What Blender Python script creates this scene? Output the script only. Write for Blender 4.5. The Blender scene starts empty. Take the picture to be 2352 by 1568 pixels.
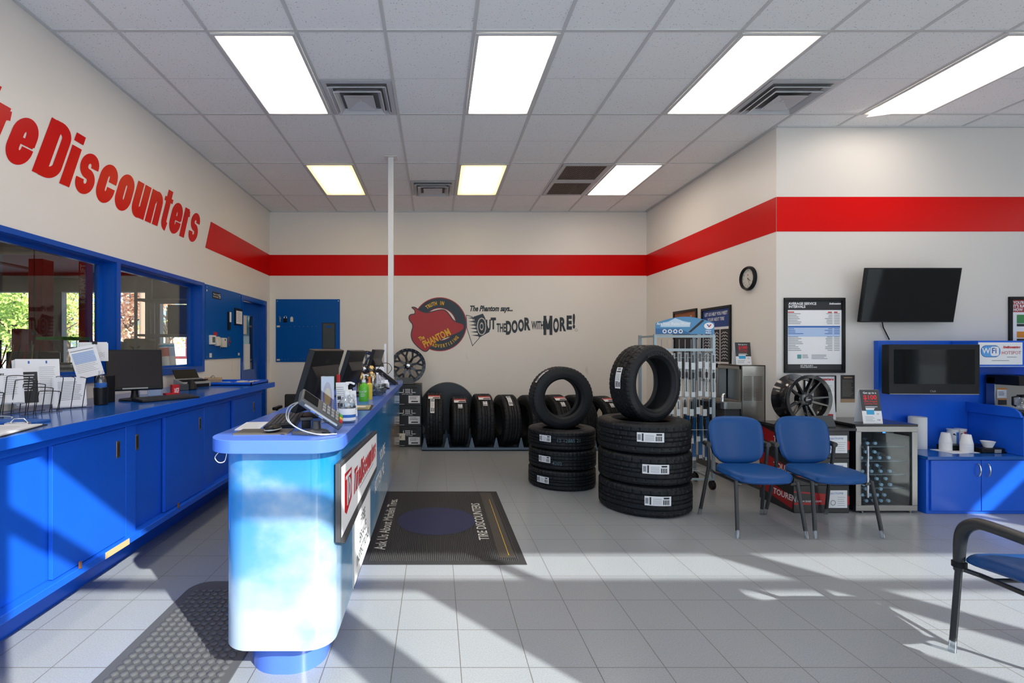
import bpy, bmesh, math, random
from mathutils import Matrix, Vector
PI = math.pi
R = math.radians
random.seed(7)
S = bpy.context.scene
COL = S.collection

# ------------------------------------------------------------ camera, sky, sun, exposure
EYE = 1.45
cam_d = bpy.data.cameras.new('camera')
cam = bpy.data.objects.new('camera', cam_d)
COL.objects.link(cam)
cam.location = (0, 0, EYE)
cam.rotation_euler = (R(90), 0, 0)
cam_d.sensor_width = 36
cam_d.lens = 36 * 1150 / 2352
cam_d.shift_x = (1176 - 1002) / 2352
cam_d.shift_y = (801 - 784) / 2352
cam_d.clip_start = 0.02
S.camera = cam

world = bpy.data.worlds.new('sky')
S.world = world
world.use_nodes = True
wn = world.node_tree.nodes; wl = world.node_tree.links
wn.clear()
wo = wn.new('ShaderNodeOutputWorld'); wb = wn.new('ShaderNodeBackground'); ws = wn.new('ShaderNodeTexSky')
ws.sky_type = 'NISHITA'; ws.sun_disc = False
ws.sun_elevation = R(33); ws.sun_rotation = R(140)
ws.air_density = 1.0; ws.dust_density = 3.0; ws.ozone_density = 1.0
wm = wn.new('ShaderNodeMix'); wm.data_type = 'RGBA'
wm.inputs[0].default_value = 0.45
wl.new(ws.outputs[0], wm.inputs[6])
wm.inputs[7].default_value = (5.4, 8.4, 12.8, 1)
wl.new(wm.outputs[2], wb.inputs[0])
wb.inputs[1].default_value = 0.225
wl.new(wb.outputs[0], wo.inputs[0])

sun_d = bpy.data.lights.new('sun', 'SUN')
sun = bpy.data.objects.new('sun', sun_d)
COL.objects.link(sun)
SUN_TO = Vector((1.05, -1.2, 1.0)).normalized()
sun.rotation_euler = SUN_TO.to_track_quat('Z', 'Y').to_euler()
sun.location = (3, -6, 6)
sun_d.energy = 9.5
sun_d.angle = R(0.6)
sun_d.color = (1.0, 0.965, 0.92)

S.view_settings.view_transform = 'Standard'
S.view_settings.look = 'None'
S.view_settings.gamma = 1
S.view_settings.use_curve_mapping = False
S.view_settings.exposure = 0.12

# ------------------------------------------------------------ materials
MATS = {}
def mat(name, color=(0.8, 0.8, 0.8), rough=0.5, metal=0.0, spec=0.5, emit=None, estr=0.0, noise=None, bump=None, coat=0.0):
    """noise=(scale, amount) varies the colour a little; bump=(scale, strength)"""
    if name in MATS: return MATS[name]
    m = bpy.data.materials.new(name); m.use_nodes = True
    nt = m.node_tree; b = nt.nodes['Principled BSDF']
    c = tuple(color) + (1,)
    b.inputs['Base Color'].default_value = c
    b.inputs['Roughness'].default_value = rough
    b.inputs['Metallic'].default_value = metal
    b.inputs['Specular IOR Level'].default_value = spec
    b.inputs['Coat Weight'].default_value = coat
    if emit:
        b.inputs['Emission Color'].default_value = tuple(emit) + (1,)
        b.inputs['Emission Strength'].default_value = estr
    if noise or bump:
        tc = nt.nodes.new('ShaderNodeTexCoord')
    if noise:
        n = nt.nodes.new('ShaderNodeTexNoise'); n.inputs['Scale'].default_value = noise[0]; n.inputs['Detail'].default_value = 4
        nt.links.new(tc.outputs['Object'], n.inputs['Vector'])
        r = nt.nodes.new('ShaderNodeMapRange'); r.inputs[1].default_value = 0.3; r.inputs[2].default_value = 0.7
        r.inputs[3].default_value = 1 - noise[1]; r.inputs[4].default_value = 1 + noise[1]
        nt.links.new(n.outputs['Fac'], r.inputs[0])
        mx = nt.nodes.new('ShaderNodeVectorMath'); mx.operation = 'SCALE'
        mx.inputs[0].default_value = color
        nt.links.new(r.outputs[0], mx.inputs['Scale'])
        nt.links.new(mx.outputs[0], b.inputs['Base Color'])
    if bump:
        n2 = nt.nodes.new('ShaderNodeTexNoise'); n2.inputs['Scale'].default_value = bump[0]; n2.inputs['Detail'].default_value = 3
        nt.links.new(tc.outputs['Object'], n2.inputs['Vector'])
        bp = nt.nodes.new('ShaderNodeBump'); bp.inputs['Strength'].default_value = bump[1]; bp.inputs['Distance'].default_value = 0.003
        nt.links.new(n2.outputs['Fac'], bp.inputs['Height']); nt.links.new(bp.outputs[0], b.inputs['Normal'])
    MATS[name] = m
    return m

def glass(name, tint=(1, 1, 1), refl=0.08, rough=0.0):
    if name in MATS: return MATS[name]
    m = bpy.data.materials.new(name); m.use_nodes = True
    nt = m.node_tree; nt.nodes.clear()
    o = nt.nodes.new('ShaderNodeOutputMaterial'); t = nt.nodes.new('ShaderNodeBsdfTransparent'); g = nt.nodes.new('ShaderNodeBsdfGlossy')
    t.inputs[0].default_value = tuple(tint) + (1,); g.inputs['Roughness'].default_value = rough
    mx = nt.nodes.new('ShaderNodeMixShader'); lw = nt.nodes.new('ShaderNodeLayerWeight'); lw.inputs[0].default_value = 0.35
    mr = nt.nodes.new('ShaderNodeMapRange'); mr.inputs[3].default_value = refl; mr.inputs[4].default_value = 0.7
    nt.links.new(lw.outputs['Facing'], mr.inputs[0]); mr.inputs[1].default_value = 0.3
    nt.links.new(mr.outputs[0], mx.inputs[0])
    nt.links.new(t.outputs[0], mx.inputs[1]); nt.links.new(g.outputs[0], mx.inputs[2]); nt.links.new(mx.outputs[0], o.inputs[0])
    MATS[name] = m
    return m

def node_mat(name):
    m = bpy.data.materials.new(name); m.use_nodes = True
    MATS[name] = m
    return m, m.node_tree, m.node_tree.nodes['Principled BSDF']

def M_(nt, op, a, b=None, c=None):
    n = nt.nodes.new('ShaderNodeMath'); n.operation = op
    for i, v in enumerate((a, b, c)):
        if v is None: continue
        if isinstance(v, (int, float)): n.inputs[i].default_value = v
        else: nt.links.new(v, n.inputs[i])
    return n.outputs[0]

def mixc(nt, f, a, b):
    n = nt.nodes.new('ShaderNodeMix'); n.data_type = 'RGBA'
    for i, v in ((0, f), (6, a), (7, b)):
        if isinstance(v, (int, float)): n.inputs[i].default_value = v
        elif isinstance(v, tuple): n.inputs[i].default_value = v + (1,)
        else: nt.links.new(v, n.inputs[i])
    return n.outputs[2]

def line_mask(nt, coord, off, pitch, half):
    a = M_(nt, 'SUBTRACT', coord, off); a = M_(nt, 'DIVIDE', a, pitch)
    a = M_(nt, 'ADD', a, 0.5); a = M_(nt, 'FRACT', a); a = M_(nt, 'SUBTRACT', a, 0.5); a = M_(nt, 'ABSOLUTE', a)
    return M_(nt, 'LESS_THAN', a, half / pitch)

def world_xyz(nt):
    g = nt.nodes.new('ShaderNodeNewGeometry'); s = nt.nodes.new('ShaderNodeSeparateXYZ')
    nt.links.new(g.outputs['Position'], s.inputs[0])
    return g, s.outputs

def noise_n(nt, vec, scale, detail=3):
    n = nt.nodes.new('ShaderNodeTexNoise'); n.inputs['Scale'].default_value = scale; n.inputs['Detail'].default_value = detail
    nt.links.new(vec, n.inputs['Vector']); return n.outputs['Fac']

# floor tiles
fm, nt, b = node_mat('floor_tile')
g, xyz = world_xyz(nt)
gx = line_mask(nt, xyz[0], 0.1115, 0.3105, 0.0022); gy = line_mask(nt, xyz[1], 3.2, 0.3066, 0.0022)
gm = M_(nt, 'MAXIMUM', gx, gy)
sp = noise_n(nt, g.outputs['Position'], 160, 2)
spr = nt.nodes.new('ShaderNodeMapRange'); spr.inputs[1].default_value = 0.35; spr.inputs[2].default_value = 0.65; nt.links.new(sp, spr.inputs[0])
base = mixc(nt, spr.outputs[0], (0.278, 0.300, 0.325), (0.332, 0.352, 0.375))
colr = mixc(nt, gm, base, (0.13, 0.125, 0.12))
nt.links.new(colr, b.inputs['Base Color'])
rg = M_(nt, 'MULTIPLY_ADD', gm, 0.4, 0.26); nt.links.new(rg, b.inputs['Roughness'])
b.inputs['Specular IOR Level'].default_value = 0.5

# ceiling tile
cm, nt, b = node_mat('ceiling_tile')
g, xyz = world_xyz(nt)
sp = noise_n(nt, g.outputs['Position'], 110, 2)
holes = M_(nt, 'GREATER_THAN', sp, 0.685)
score = line_mask(nt, xyz[1], 2.21 + 0.61, 1.2192, 0.004)
sp2 = noise_n(nt, g.outputs['Position'], 2.0, 2)
tone = mixc(nt, sp2, (0.86, 0.86, 0.86), (0.90, 0.90, 0.895))
c1 = mixc(nt, holes, tone, (0.36, 0.34, 0.32))
c2 = mixc(nt, score, c1, (0.72, 0.72, 0.72))
nt.links.new(c2, b.inputs['Base Color']); b.inputs['Roughness'].default_value = 0.95; b.inputs['Specular IOR Level'].default_value = 0.1

# cloud print on the reception counter
km, nt, b = node_mat('cloud_print')
g, xyz = world_xyz(nt)
mp = nt.nodes.new('ShaderNodeMapping'); mp.inputs['Scale'].default_value = (1, 0.7, 1.25); mp.inputs['Location'].default_value = (0.0, 0.3, 0.0)
nt.links.new(g.outputs['Position'], mp.inputs[0])
n1 = noise_n(nt, mp.outputs[0], 2.1, 6)
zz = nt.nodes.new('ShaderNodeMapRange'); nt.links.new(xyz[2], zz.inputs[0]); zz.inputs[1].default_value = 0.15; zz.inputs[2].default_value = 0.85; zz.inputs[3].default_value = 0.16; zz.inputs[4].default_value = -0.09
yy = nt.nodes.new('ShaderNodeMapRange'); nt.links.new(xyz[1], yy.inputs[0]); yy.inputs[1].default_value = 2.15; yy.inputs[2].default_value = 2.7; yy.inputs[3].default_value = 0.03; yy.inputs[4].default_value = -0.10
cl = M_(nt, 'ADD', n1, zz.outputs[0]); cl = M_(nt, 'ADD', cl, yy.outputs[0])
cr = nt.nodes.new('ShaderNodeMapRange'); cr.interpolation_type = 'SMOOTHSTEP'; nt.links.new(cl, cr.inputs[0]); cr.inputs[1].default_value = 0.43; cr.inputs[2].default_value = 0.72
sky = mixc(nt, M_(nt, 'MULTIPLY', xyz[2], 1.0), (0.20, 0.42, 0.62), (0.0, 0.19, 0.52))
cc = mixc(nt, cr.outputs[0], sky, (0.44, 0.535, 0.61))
fur = noise_n(nt, mp.outputs[0], 14, 4)
furc = mixc(nt, fur, (0.10, 0.07, 0.05), (0.45, 0.36, 0.28))
fy = nt.nodes.new('ShaderNodeMapRange'); nt.links.new(xyz[1], fy.inputs[0]); fy.inputs[1].default_value = 4.7; fy.inputs[2].default_value = 5.0
fz = nt.nodes.new('ShaderNodeMapRange'); nt.links.new(xyz[2], fz.inputs[0]); fz.inputs[1].default_value = 0.75; fz.inputs[2].default_value = 0.6
cc = mixc(nt, M_(nt, 'MULTIPLY', fy.outputs[0], fz.outputs[0]), cc, furc)
nt.links.new(cc, b.inputs['Base Color']); b.inputs['Roughness'].default_value = 0.16; b.inputs['Coat Weight'].default_value = 0.3

# white painted wall with faint scuffs
wlm, nt, b = node_mat('wall_paint')
g, xyz = world_xyz(nt)
n1 = noise_n(nt, g.outputs['Position'], 1.3, 5)
mp = nt.nodes.new('ShaderNodeMapping'); mp.inputs['Scale'].default_value = (3, 3, 1.2); nt.links.new(g.outputs['Position'], mp.inputs[0])
n2 = noise_n(nt, mp.outputs[0], 2.2, 8)
sc = nt.nodes.new('ShaderNodeMapRange'); nt.links.new(n2, sc.inputs[0]); sc.inputs[1].default_value = 0.66; sc.inputs[2].default_value = 0.80; sc.inputs[4].default_value = 0.6
low = nt.nodes.new('ShaderNodeMapRange'); nt.links.new(xyz[2], low.inputs[0]); low.inputs[1].default_value = 1.7; low.inputs[2].default_value = 1.2
tone = mixc(nt, n1, (0.79, 0.755, 0.70), (0.83, 0.795, 0.74))
cc = mixc(nt, M_(nt, 'MULTIPLY', sc.outputs[0], low.outputs[0]), tone, (0.42, 0.40, 0.37))
nt.links.new(cc, b.inputs['Base Color']); b.inputs['Roughness'].default_value = 0.42

WALL = wlm
WALLR = mat('cool_paint_toned_down', (0.665, 0.645, 0.62), 0.42)  # slightly cooler wall paint, darkened to make up for strong lamp light here
BLUE = mat('blue_laminate', (0.010, 0.115, 0.68), 0.28, spec=0.35, noise=(3, 0.04))
BLUEP = mat('blue_paint', (0.0, 0.075, 0.42), 0.22, spec=0.35)
BLUETOP = mat('blue_countertop', (0.008, 0.10, 0.44), 0.16, noise=(5, 0.06))
BLUESLAB = mat('blue_counter_slab', (0.075, 0.175, 0.64), 0.22, noise=(5, 0.04))
BOARD = mat('blue_pegboard', (0.0, 0.09, 0.38), 0.3, spec=0.15)
RED = mat('red_paint', (0.62, 0.002, 0.002), 0.3, spec=0.15)
REDT = mat('red_print', (0.52, 0.006, 0.012), 0.5)
BLACK = mat('black_plastic', (0.009, 0.010, 0.012), 0.34, spec=0.22)
BLACKM = mat('black_matte', (0.02, 0.02, 0.022), 0.7)
DARKG = mat('dark_grey_plastic', (0.045, 0.047, 0.052), 0.42)
GREY = mat('grey_plastic', (0.28, 0.29, 0.30), 0.45)
SCREEN = mat('glossy_screen', (0.003, 0.004, 0.005), 0.05, spec=0.2)
LCD = mat('matte_screen', (0.010, 0.007, 0.009), 0.3, spec=0.3)
WHITE = mat('white_plastic', (0.78, 0.78, 0.77), 0.4)
PAPER = mat('white_paper', (0.82, 0.83, 0.86), 0.7)
PAPER2 = mat('cream_paper', (0.72, 0.68, 0.58), 0.7)
INK = mat('dark_ink', (0.02, 0.022, 0.028), 0.6)
INKG = mat('grey_ink', (0.25, 0.27, 0.30), 0.6)
INKB = mat('blue_ink', (0.02, 0.12, 0.45), 0.6)
PALEB = mat('pale_blue_ink', (0.42, 0.56, 0.82), 0.6)
NAVY = mat('navy_paint', (0.018, 0.035, 0.055), 0.45)
YEL = mat('yellow_paint', (0.78, 0.46, 0.02), 0.5)
RUBBER = mat('tyre_rubber', (0.008, 0.010, 0.013), 0.5, spec=0.3, bump=(90, 0.15))
STEEL = mat('stainless_steel', (0.36, 0.355, 0.345), 0.3, metal=1.0, noise=(2, 0.05))
CHROME = mat('chrome', (0.75, 0.75, 0.76), 0.12, metal=1.0)
BRASS = mat('brass', (0.62, 0.50, 0.28), 0.3, metal=1.0)
GOLD = mat('gold_metal', (0.72, 0.52, 0.22), 0.22, metal=1.0)
SILV = mat('silver_paint', (0.42, 0.46, 0.50), 0.4, metal=0.5)
RACKM = mat('pale_blue_steel', (0.35, 0.43, 0.48), 0.4, metal=0.3)
VINYL = mat('blue_vinyl', (0.006, 0.066, 0.24), 0.42, spec=0.3, bump=(120, 0.2))
FRAMEC = mat('charcoal_steel', (0.03, 0.033, 0.035), 0.38)
CLEAR = glass('clear_plastic', (0.93, 0.95, 0.97), 0.15)
GLASS = glass('window_glass', (0.93, 0.95, 0.94), 0.05)
GLASSD = glass('dark_door_glass', (0.30, 0.36, 0.38), 0.07)
CARD = mat('cardboard', (0.45, 0.33, 0.2), 0.8)
GREEN = mat('bright_green', (0.06, 0.42, 0.03), 0.35)
WOODR = mat('raw_wood', (0.62, 0.45, 0.22), 0.7)
GRIDM = mat('ceiling_grid_metal', (0.60, 0.60, 0.60), 0.5)
VENTM = mat('vent_metal', (0.52, 0.53, 0.55), 0.45)
DARKIN = mat('dark_void', (0.03, 0.028, 0.025), 0.9)

# ------------------------------------------------------------ mesh builder
def frame(o, xd, yd):
    x = Vector(xd).normalized(); z = x.cross(Vector(yd)).normalized(); y = z.cross(x)
    m = Matrix((x, y, z)).transposed().to_4x4(); m.translation = Vector(o); return m
def BACKW(x, z, y=7.94): return frame((x, y, z), (1, 0, 0), (0, 0, 1))      # faces the camera
def LEFTW(y, z, x=-2.64): return frame((x, y, z), (0, 1, 0), (0, 0, 1))     # faces right
def NOTCHW(y, z, x=3.335): return frame((x, y, z), (0, -1, 0), (0, 0, 1))   # faces left
def T(x, y, z, rz=0, rx=0, ry=0):
    return Matrix.Translation((x, y, z)) @ Matrix.Rotation(rz, 4, 'Z') @ Matrix.Rotation(ry, 4, 'Y') @ Matrix.Rotation(rx, 4, 'X')
I4 = Matrix.Identity(4)

class MB:
    def __init__(s, m=None): s.v = []; s.f = []; s.mi = []; s.mats = []; s.M = m or I4; s.cur = 0
    def use(s, material):
        if material not in s.mats: s.mats.append(material)
        s.cur = s.mats.index(material); return s
    def at(s, m): s.M = m; return s
    def add(s, vs, fs):
        n = len(s.v); s.v += [s.M @ Vector(p) for p in vs]; s.f += [tuple(i + n for i in f) for f in fs]; s.mi += [s.cur] * len(fs); return s
    def box(s, x0, x1, y0, y1, z0, z1):
        vs = [(x, y, z) for z in (z0, z1) for y in (y0, y1) for x in (x0, x1)]
        return s.add(vs, [(0, 2, 3, 1), (4, 5, 7, 6), (0, 1, 5, 4), (2, 6, 7, 3), (0, 4, 6, 2), (1, 3, 7, 5)])
    def rect(s, x0, x1, y0, y1, z=0):
        return s.add([(x0, y0, z), (x1, y0, z), (x1, y1, z), (x0, y1, z)], [(0, 1, 2, 3)])
    def prism(s, pts, z0, z1):
        n = len(pts)
        vs = [(p[0], p[1], z0) for p in pts] + [(p[0], p[1], z1) for p in pts]
        fs = [tuple(range(n - 1, -1, -1)), tuple(range(n, 2 * n))] + [(i, (i + 1) % n, n + (i + 1) % n, n + i) for i in range(n)]
        return s.add(vs, fs)
    def poly(s, pts, z=0): return s.add([(p[0], p[1], z) for p in pts], [tuple(range(len(pts)))])
    def ring(s, c, r0, r1, z=0, n=48, a0=0, a1=2 * PI):
        full = abs(a1 - a0 - 2 * PI) < 1e-6; k = n if full else n + 1
        vs = []
        for i in range(k):
            a = a0 + (a1 - a0) * i / n; vs += [(c[0] + r0 * math.cos(a), c[1] + r0 * math.sin(a), z), (c[0] + r1 * math.cos(a), c[1] + r1 * math.sin(a), z)]
        return s.add(vs, [(2 * i, 2 * i + 1, 2 * ((i + 1) % k) + 1, 2 * ((i + 1) % k)) for i in range(n)])
    def disc(s, c, r, z=0, n=32, ry=None):
        return s.poly([(c[0] + r * math.cos(2 * PI * i / n), c[1] + (ry or r) * math.sin(2 * PI * i / n)) for i in range(n)], z)
    def lathe(s, prof, n=32, rfun=None, cap=True, a0=0, a1=2 * PI):
        """prof: list of (r, z) about local z"""
        full = abs(a1 - a0 - 2 * PI) < 1e-6; k = n if full else n + 1
        vs = []; m = len(prof)
        for i in range(k):
            a = a0 + (a1 - a0) * i / n
            for j, (r, z) in enumerate(prof):
                rr = rfun(i, j, r, z) if rfun else r
                vs.append((rr * math.cos(a), rr * math.sin(a), z))
        fs = []
        for i in range(n):
            i2 = (i + 1) % k
            for j in range(m - 1): fs.append((i * m + j, i2 * m + j, i2 * m + j + 1, i * m + j + 1))
        if cap and full:
            if prof[0][0] > 1e-6: fs.append(tuple(i * m for i in range(n - 1, -1, -1)))
            if prof[-1][0] > 1e-6: fs.append(tuple(i * m + m - 1 for i in range(n)))
        return s.add(vs, fs)
    def tube(s, pts, r, n=10, closed=False):
        pts = [Vector(p) for p in pts]
        if len(pts) >= 5 and not closed:      # smooth bends
            q, rr = [], []; R0 = r if isinstance(r, (list, tuple)) else [r] * len(pts); L = len(pts)
            for i in range(L - 1):
                p0, p1, p2, p3 = pts[max(i - 1, 0)], pts[i], pts[i + 1], pts[min(i + 2, L - 1)]
                for m in range(4 if L < 20 else 1):
                    u = m / 4; q.append(.5 * ((2 * p1) + (p2 - p0) * u + (2 * p0 - 5 * p1 + 4 * p2 - p3) * u * u + (3 * p1 - p0 - 3 * p2 + p3) * u ** 3)); rr.append(R0[i] + (R0[i + 1] - R0[i]) * u)
            q.append(pts[-1]); rr.append(R0[-1]); pts, r = q, rr
        k = len(pts); rs = r if isinstance(r, (list, tuple)) else [r] * k
        vs = []; up = None
        for i, p in enumerate(pts):
            if closed: d = pts[(i + 1) % k] - pts[i - 1]
            else: d = pts[min(i + 1, k - 1)] - pts[max(i - 1, 0)]
            if d.length < 1e-9: d = Vector((0, 0, 1))
            d.normalize()
            if up is None:
                up = Vector((0, 0, 1)) if abs(d.z) < 0.9 else Vector((1, 0, 0))
            a = d.cross(up).normalized(); b2 = a.cross(d).normalized(); up = b2
            for j in range(n):
                t = 2 * PI * j / n; vs.append(p + (a * math.cos(t) + b2 * math.sin(t)) * rs[i])
        fs = []
        for i in range(k if closed else k - 1):
            i2 = (i + 1) % k
            for j in range(n): fs.append((i * n + j, i * n + (j + 1) % n, i2 * n + (j + 1) % n, i2 * n + j))
        if not closed: fs += [tuple(range(n - 1, -1, -1)), tuple((k - 1) * n + j for j in range(n))]
        return s.add(vs, fs)
    def cyl(s, p0, p1, r, n=16): return s.tube([p0, p1], r, n)
    def ball(s, c, r, n=12, sz=1.0, sx=1.0):
        pr = [(max(1e-4, r * math.sin(PI * i / n)), -r * sz * math.cos(PI * i / n)) for i in range(n + 1)]
        M0 = s.M; s.M = M0 @ Matrix.Translation(c) @ Matrix.Diagonal((sx, 1, 1, 1)); s.lathe(pr, n * 2, cap=False); s.M = M0; return s
    def strip(s, pts, w, z=0, closed=False):
        pts = [Vector((p[0], p[1])) for p in pts]
        pts = [p for i, p in enumerate(pts) if i == 0 or (p - pts[i - 1]).length > w * .06]; k = len(pts); vs = []
        for i in range(k):
            if closed: a, c = pts[i] - pts[i - 1], pts[(i + 1) % k] - pts[i]
            else: a, c = pts[i] - pts[max(i - 1, 0)], pts[min(i + 1, k - 1)] - pts[i]
            if a.length < 1e-9: a = c
            if c.length < 1e-9: c = a
            a = a.normalized(); c = c.normalized(); t = (a + c)
            t = t.normalized() if t.length > 1e-6 else a
            nrm = Vector((-t.y, t.x)); sc = 1 / max(0.5, nrm.dot(Vector((-a.y, a.x))))
            for q in (-1, 1):
                p = pts[i] + nrm * (q * w / 2 * sc); vs.append((p.x, p.y, z))
        for i in range(k if closed else k - 1):
            j = (i + 1) % k; zz = z + 0.00003 * (i % 12)
            c4 = [Vector(vs[q][:2]) for q in (2 * i, 2 * j, 2 * j + 1, 2 * i + 1)]; d = pts[j] - pts[i]
            if (c4[1] - c4[0]).dot(d) <= 0: c = (c4[0] + c4[1]) / 2; c4 = [c, c4[2], c4[3]]
            elif (c4[2] - c4[3]).dot(d) <= 0: c = (c4[2] + c4[3]) / 2; c4 = [c4[0], c4[1], c]
            s.add([(p.x, p.y, zz) for p in c4], [tuple(range(len(c4)))])
        return s
    def text(s, txt, x, y, size, align='LEFT', xs=1.0, bold=0.0, shear=0.0, z=0, space=1.0, rot=0):
        cu = bpy.data.curves.new('t', 'FONT'); cu.body = txt; cu.size = size; cu.align_x = align
        cu.offset = bold * size; cu.shear = shear; cu.resolution_u = 4 if size >= 1 else 2; cu.space_character = space; cu.fill_mode = 'FRONT'
        ob = bpy.data.objects.new('t', cu); me = bpy.data.meshes.new_from_object(ob)
        c, sn = math.cos(rot), math.sin(rot)
        vs = [(x + (v.co.x * xs) * c - v.co.y * sn, y + (v.co.x * xs) * sn + v.co.y * c, z) for v in me.vertices]
        s.add(vs, [tuple(p.vertices) for p in me.polygons])
        bpy.data.objects.remove(ob); bpy.data.curves.remove(cu); bpy.data.meshes.remove(me); return s
    def fit(s, txt, x0, x1, y0, y1, bold=0.0, shear=0.0, z=0):
        """lettering stretched to fill the box x0..x1, y0..y1"""
        n0 = len(s.v); M0 = s.M; s.M = I4; s.text(txt, 0, 0, 1.0, bold=bold, shear=shear, z=0); s.M = M0
        q = s.v[n0:]; a, b2 = min(v.x for v in q), max(v.x for v in q); c, d = min(v.y for v in q), max(v.y for v in q)
        for i in range(n0, len(s.v)):
            v = s.v[i]; s.v[i] = M0 @ Vector((x0 + (v.x - a) / (b2 - a) * (x1 - x0), y0 + (v.y - c) / (d - c) * (y1 - y0), z))
        return s
    def lines(s, x0, x1, y, n, dy, h, z=0, jit=0.25):
        for i in range(n):
            s.rect(x0, x1 - (x1 - x0) * random.random() * jit, y - i * dy - h, y - i * dy, z)
        return s
    def build(s, name, material=None, parent=None, bevel=0, seg=2, smooth=True, kind=None, sharp=35):
        me = bpy.data.meshes.new(name); me.from_pydata([tuple(v) for v in s.v], [], s.f)
        ms = s.mats or [material]
        for m in ms: me.materials.append(m)
        if s.mats:
            for p, i in zip(me.polygons, s.mi): p.material_index = i
        bm = bmesh.new(); bm.from_mesh(me)
        if smooth:
            ca = R(sharp)
            for f in bm.faces: f.smooth = True
            for e in bm.edges:
                if len(e.link_faces) != 2 or e.calc_face_angle(3.2) > ca: e.smooth = False
        bm.to_mesh(me); bm.free()
        o = bpy.data.objects.new(name, me); COL.objects.link(o)
        if parent: o.parent = parent
        if bevel:
            bv = o.modifiers.new('bevel', 'BEVEL'); bv.width = bevel; bv.segments = seg; bv.limit_method = 'ANGLE'; bv.angle_limit = R(40)
        if kind: o['kind'] = kind
        return o

def tag(o, label, cat, group=None):
    o['label'] = label; o['category'] = cat
    if group: o['group'] = group
    return o
def thing(name, label, cat, m=None, group=None):
    o = bpy.data.objects.new(name, None); COL.objects.link(o); o.empty_display_size = 0.05
    if m is not None: o.matrix_world = m
    return tag(o, label, cat, group)
def lab(o, text): o['label'] = text; return o
def dup(root, m, label=None, group=None):
    def cp(o, par):
        c = o.copy(); COL.objects.link(c)
        if par: c.parent = par
        for ch in o.children: cp(ch, c)
        return c
    r = cp(root, None); r.matrix_world = m
    if label: r['label'] = label
    if group: r['group'] = group
    return r
def struct(name, mb, material=None, **k):
    o = mb.build(name, material, **k); o['kind'] = 'structure'; return o
def rrect(x0, x1, y0, y1, r, n=8, corners=(1, 1, 1, 1)):
    """ccw from bottom-left; corners = (bl, br, tr, tl) radius factors"""
    out = []
    for (cx, cy, a, k, px, py) in ((x0, y0, PI, corners[0], 1, 1), (x1, y0, 1.5 * PI, corners[1], -1, 1), (x1, y1, 0, corners[2], -1, -1), (x0, y1, 0.5 * PI, corners[3], 1, -1)):
        rr = r * k
        if rr < 1e-6: out.append((cx, cy)); continue
        for i in range(n + 1):
            t = a + 0.5 * PI * i / n; out.append((cx + px * rr + rr * math.cos(t), cy + py * rr + rr * math.sin(t)))
    return out

# ------------------------------------------------------------ condensed slanted lettering of the shop sign
def glyphs():
    w = 0.232; h = w / 2; X = 0.77; W = 0.505
    def arc(cx, cy, rx, ry, a, b, n=16): return [(cx + rx * math.cos(R(a + (b - a) * i / n)), cy + ry * math.sin(R(a + (b - a) * i / n))) for i in range(n + 1)]
    rx = (W - w) / 2; cx = W / 2; ry = 0.17; bt = h * 0.9 + ry; tp = X - h * 0.9 - ry
    G = {}
    G['o'] = ([(arc(cx, tp, rx, ry, 0, 180) + arc(cx, bt, rx, ry, 180, 360), True, w)], W)
    G['c'] = ([([(W - h, tp - 0.07)] + arc(cx, tp, rx, ry, 0, 180) + arc(cx, bt, rx, ry, 180, 360) + [(W - h, bt + 0.05)], False, w)], W)
    G['e'] = ([([(W - h, bt + 0.03)] + arc(cx, bt, rx, ry, 360, 180) + arc(cx, tp, rx, ry, 180, 0) + [(W - h, 0.36)], False, w), ([(h, 0.385), (W - 0.03, 0.385)], False, 0.11)], W)
    G['s'] = ([([(W - h, .515)] + arc(cx, .535, rx, .150, 0, 180) + arc(cx, .535, rx, .150, 180, 270)[1:] + arc(cx, .235, rx, .150, 90, 0)[1:] + arc(cx, .235, rx, .150, 0, -180)[1:] + [(h, .255)], False, .195)], W)
    G['n'] = ([([(h, 0), (h, X)], False, w), ([(h + 0.02, tp)] + arc(cx + 0.01, tp, rx - 0.01, ry, 160, 0) + [(W - h, 0)], False, w * .98)], W)
    G['u'] = ([([(W - h, 0), (W - h, X)], False, w), ([(h, X)] + arc(cx - 0.01, bt, rx - 0.01, ry, 180, 340), False, w * .98)], W)
    G['r'] = ([([(h, 0), (h, X)], False, w), ([(h, tp - 0.03)] + arc(h + 0.17, tp - 0.02, 0.17, ry + 0.01, 180, 92, 5), False, 0.15)], 0.33)
    G['i'] = ([([(h, 0), (h, X - 0.02)], False, w), ([(h, X + 0.07), (h, 1.0)], False, w)], w)
    G['t'] = ([([(h + 0.03, 0.96), (h + 0.03, 0.2)] + arc(h + 0.17, 0.2, 0.14, 0.13, 180, 270, 4), False, w * 0.9), ([(-0.03, X - 0.05), (0.33, X - 0.05)], False, 0.11)], 0.32)
    G['D'] = ([([(h + .02, 0), (h + .02, 1.0)], False, w + .04), ([(h, 1 - h * .8)] + arc(0.24, 0.914 - .17, 0.19, 0.17, 90, 0, 8) + arc(0.24, 0.086 + .17, 0.19, 0.17, 0, -90, 8) + [(h, h * .8)], False, w * .85)], 0.53)
    G['M'] = ([([(h, 0), (h, 1)], False, w), ([(.72 - h, 0), (.72 - h, 1)], False, w), ([(h * .9, .93), (.36, .30)], False, w * .85), ([(.72 - h * .9, .93), (.36, .30)], False, w * .85)], .72)
    G['T'] = ([([(0, 0.92), (0.5, 0.92)], False, 0.16), ([(0.25, 0), (0.25, 0.99)], False, w)], 0.5)
    return G
GL = glyphs()
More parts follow.
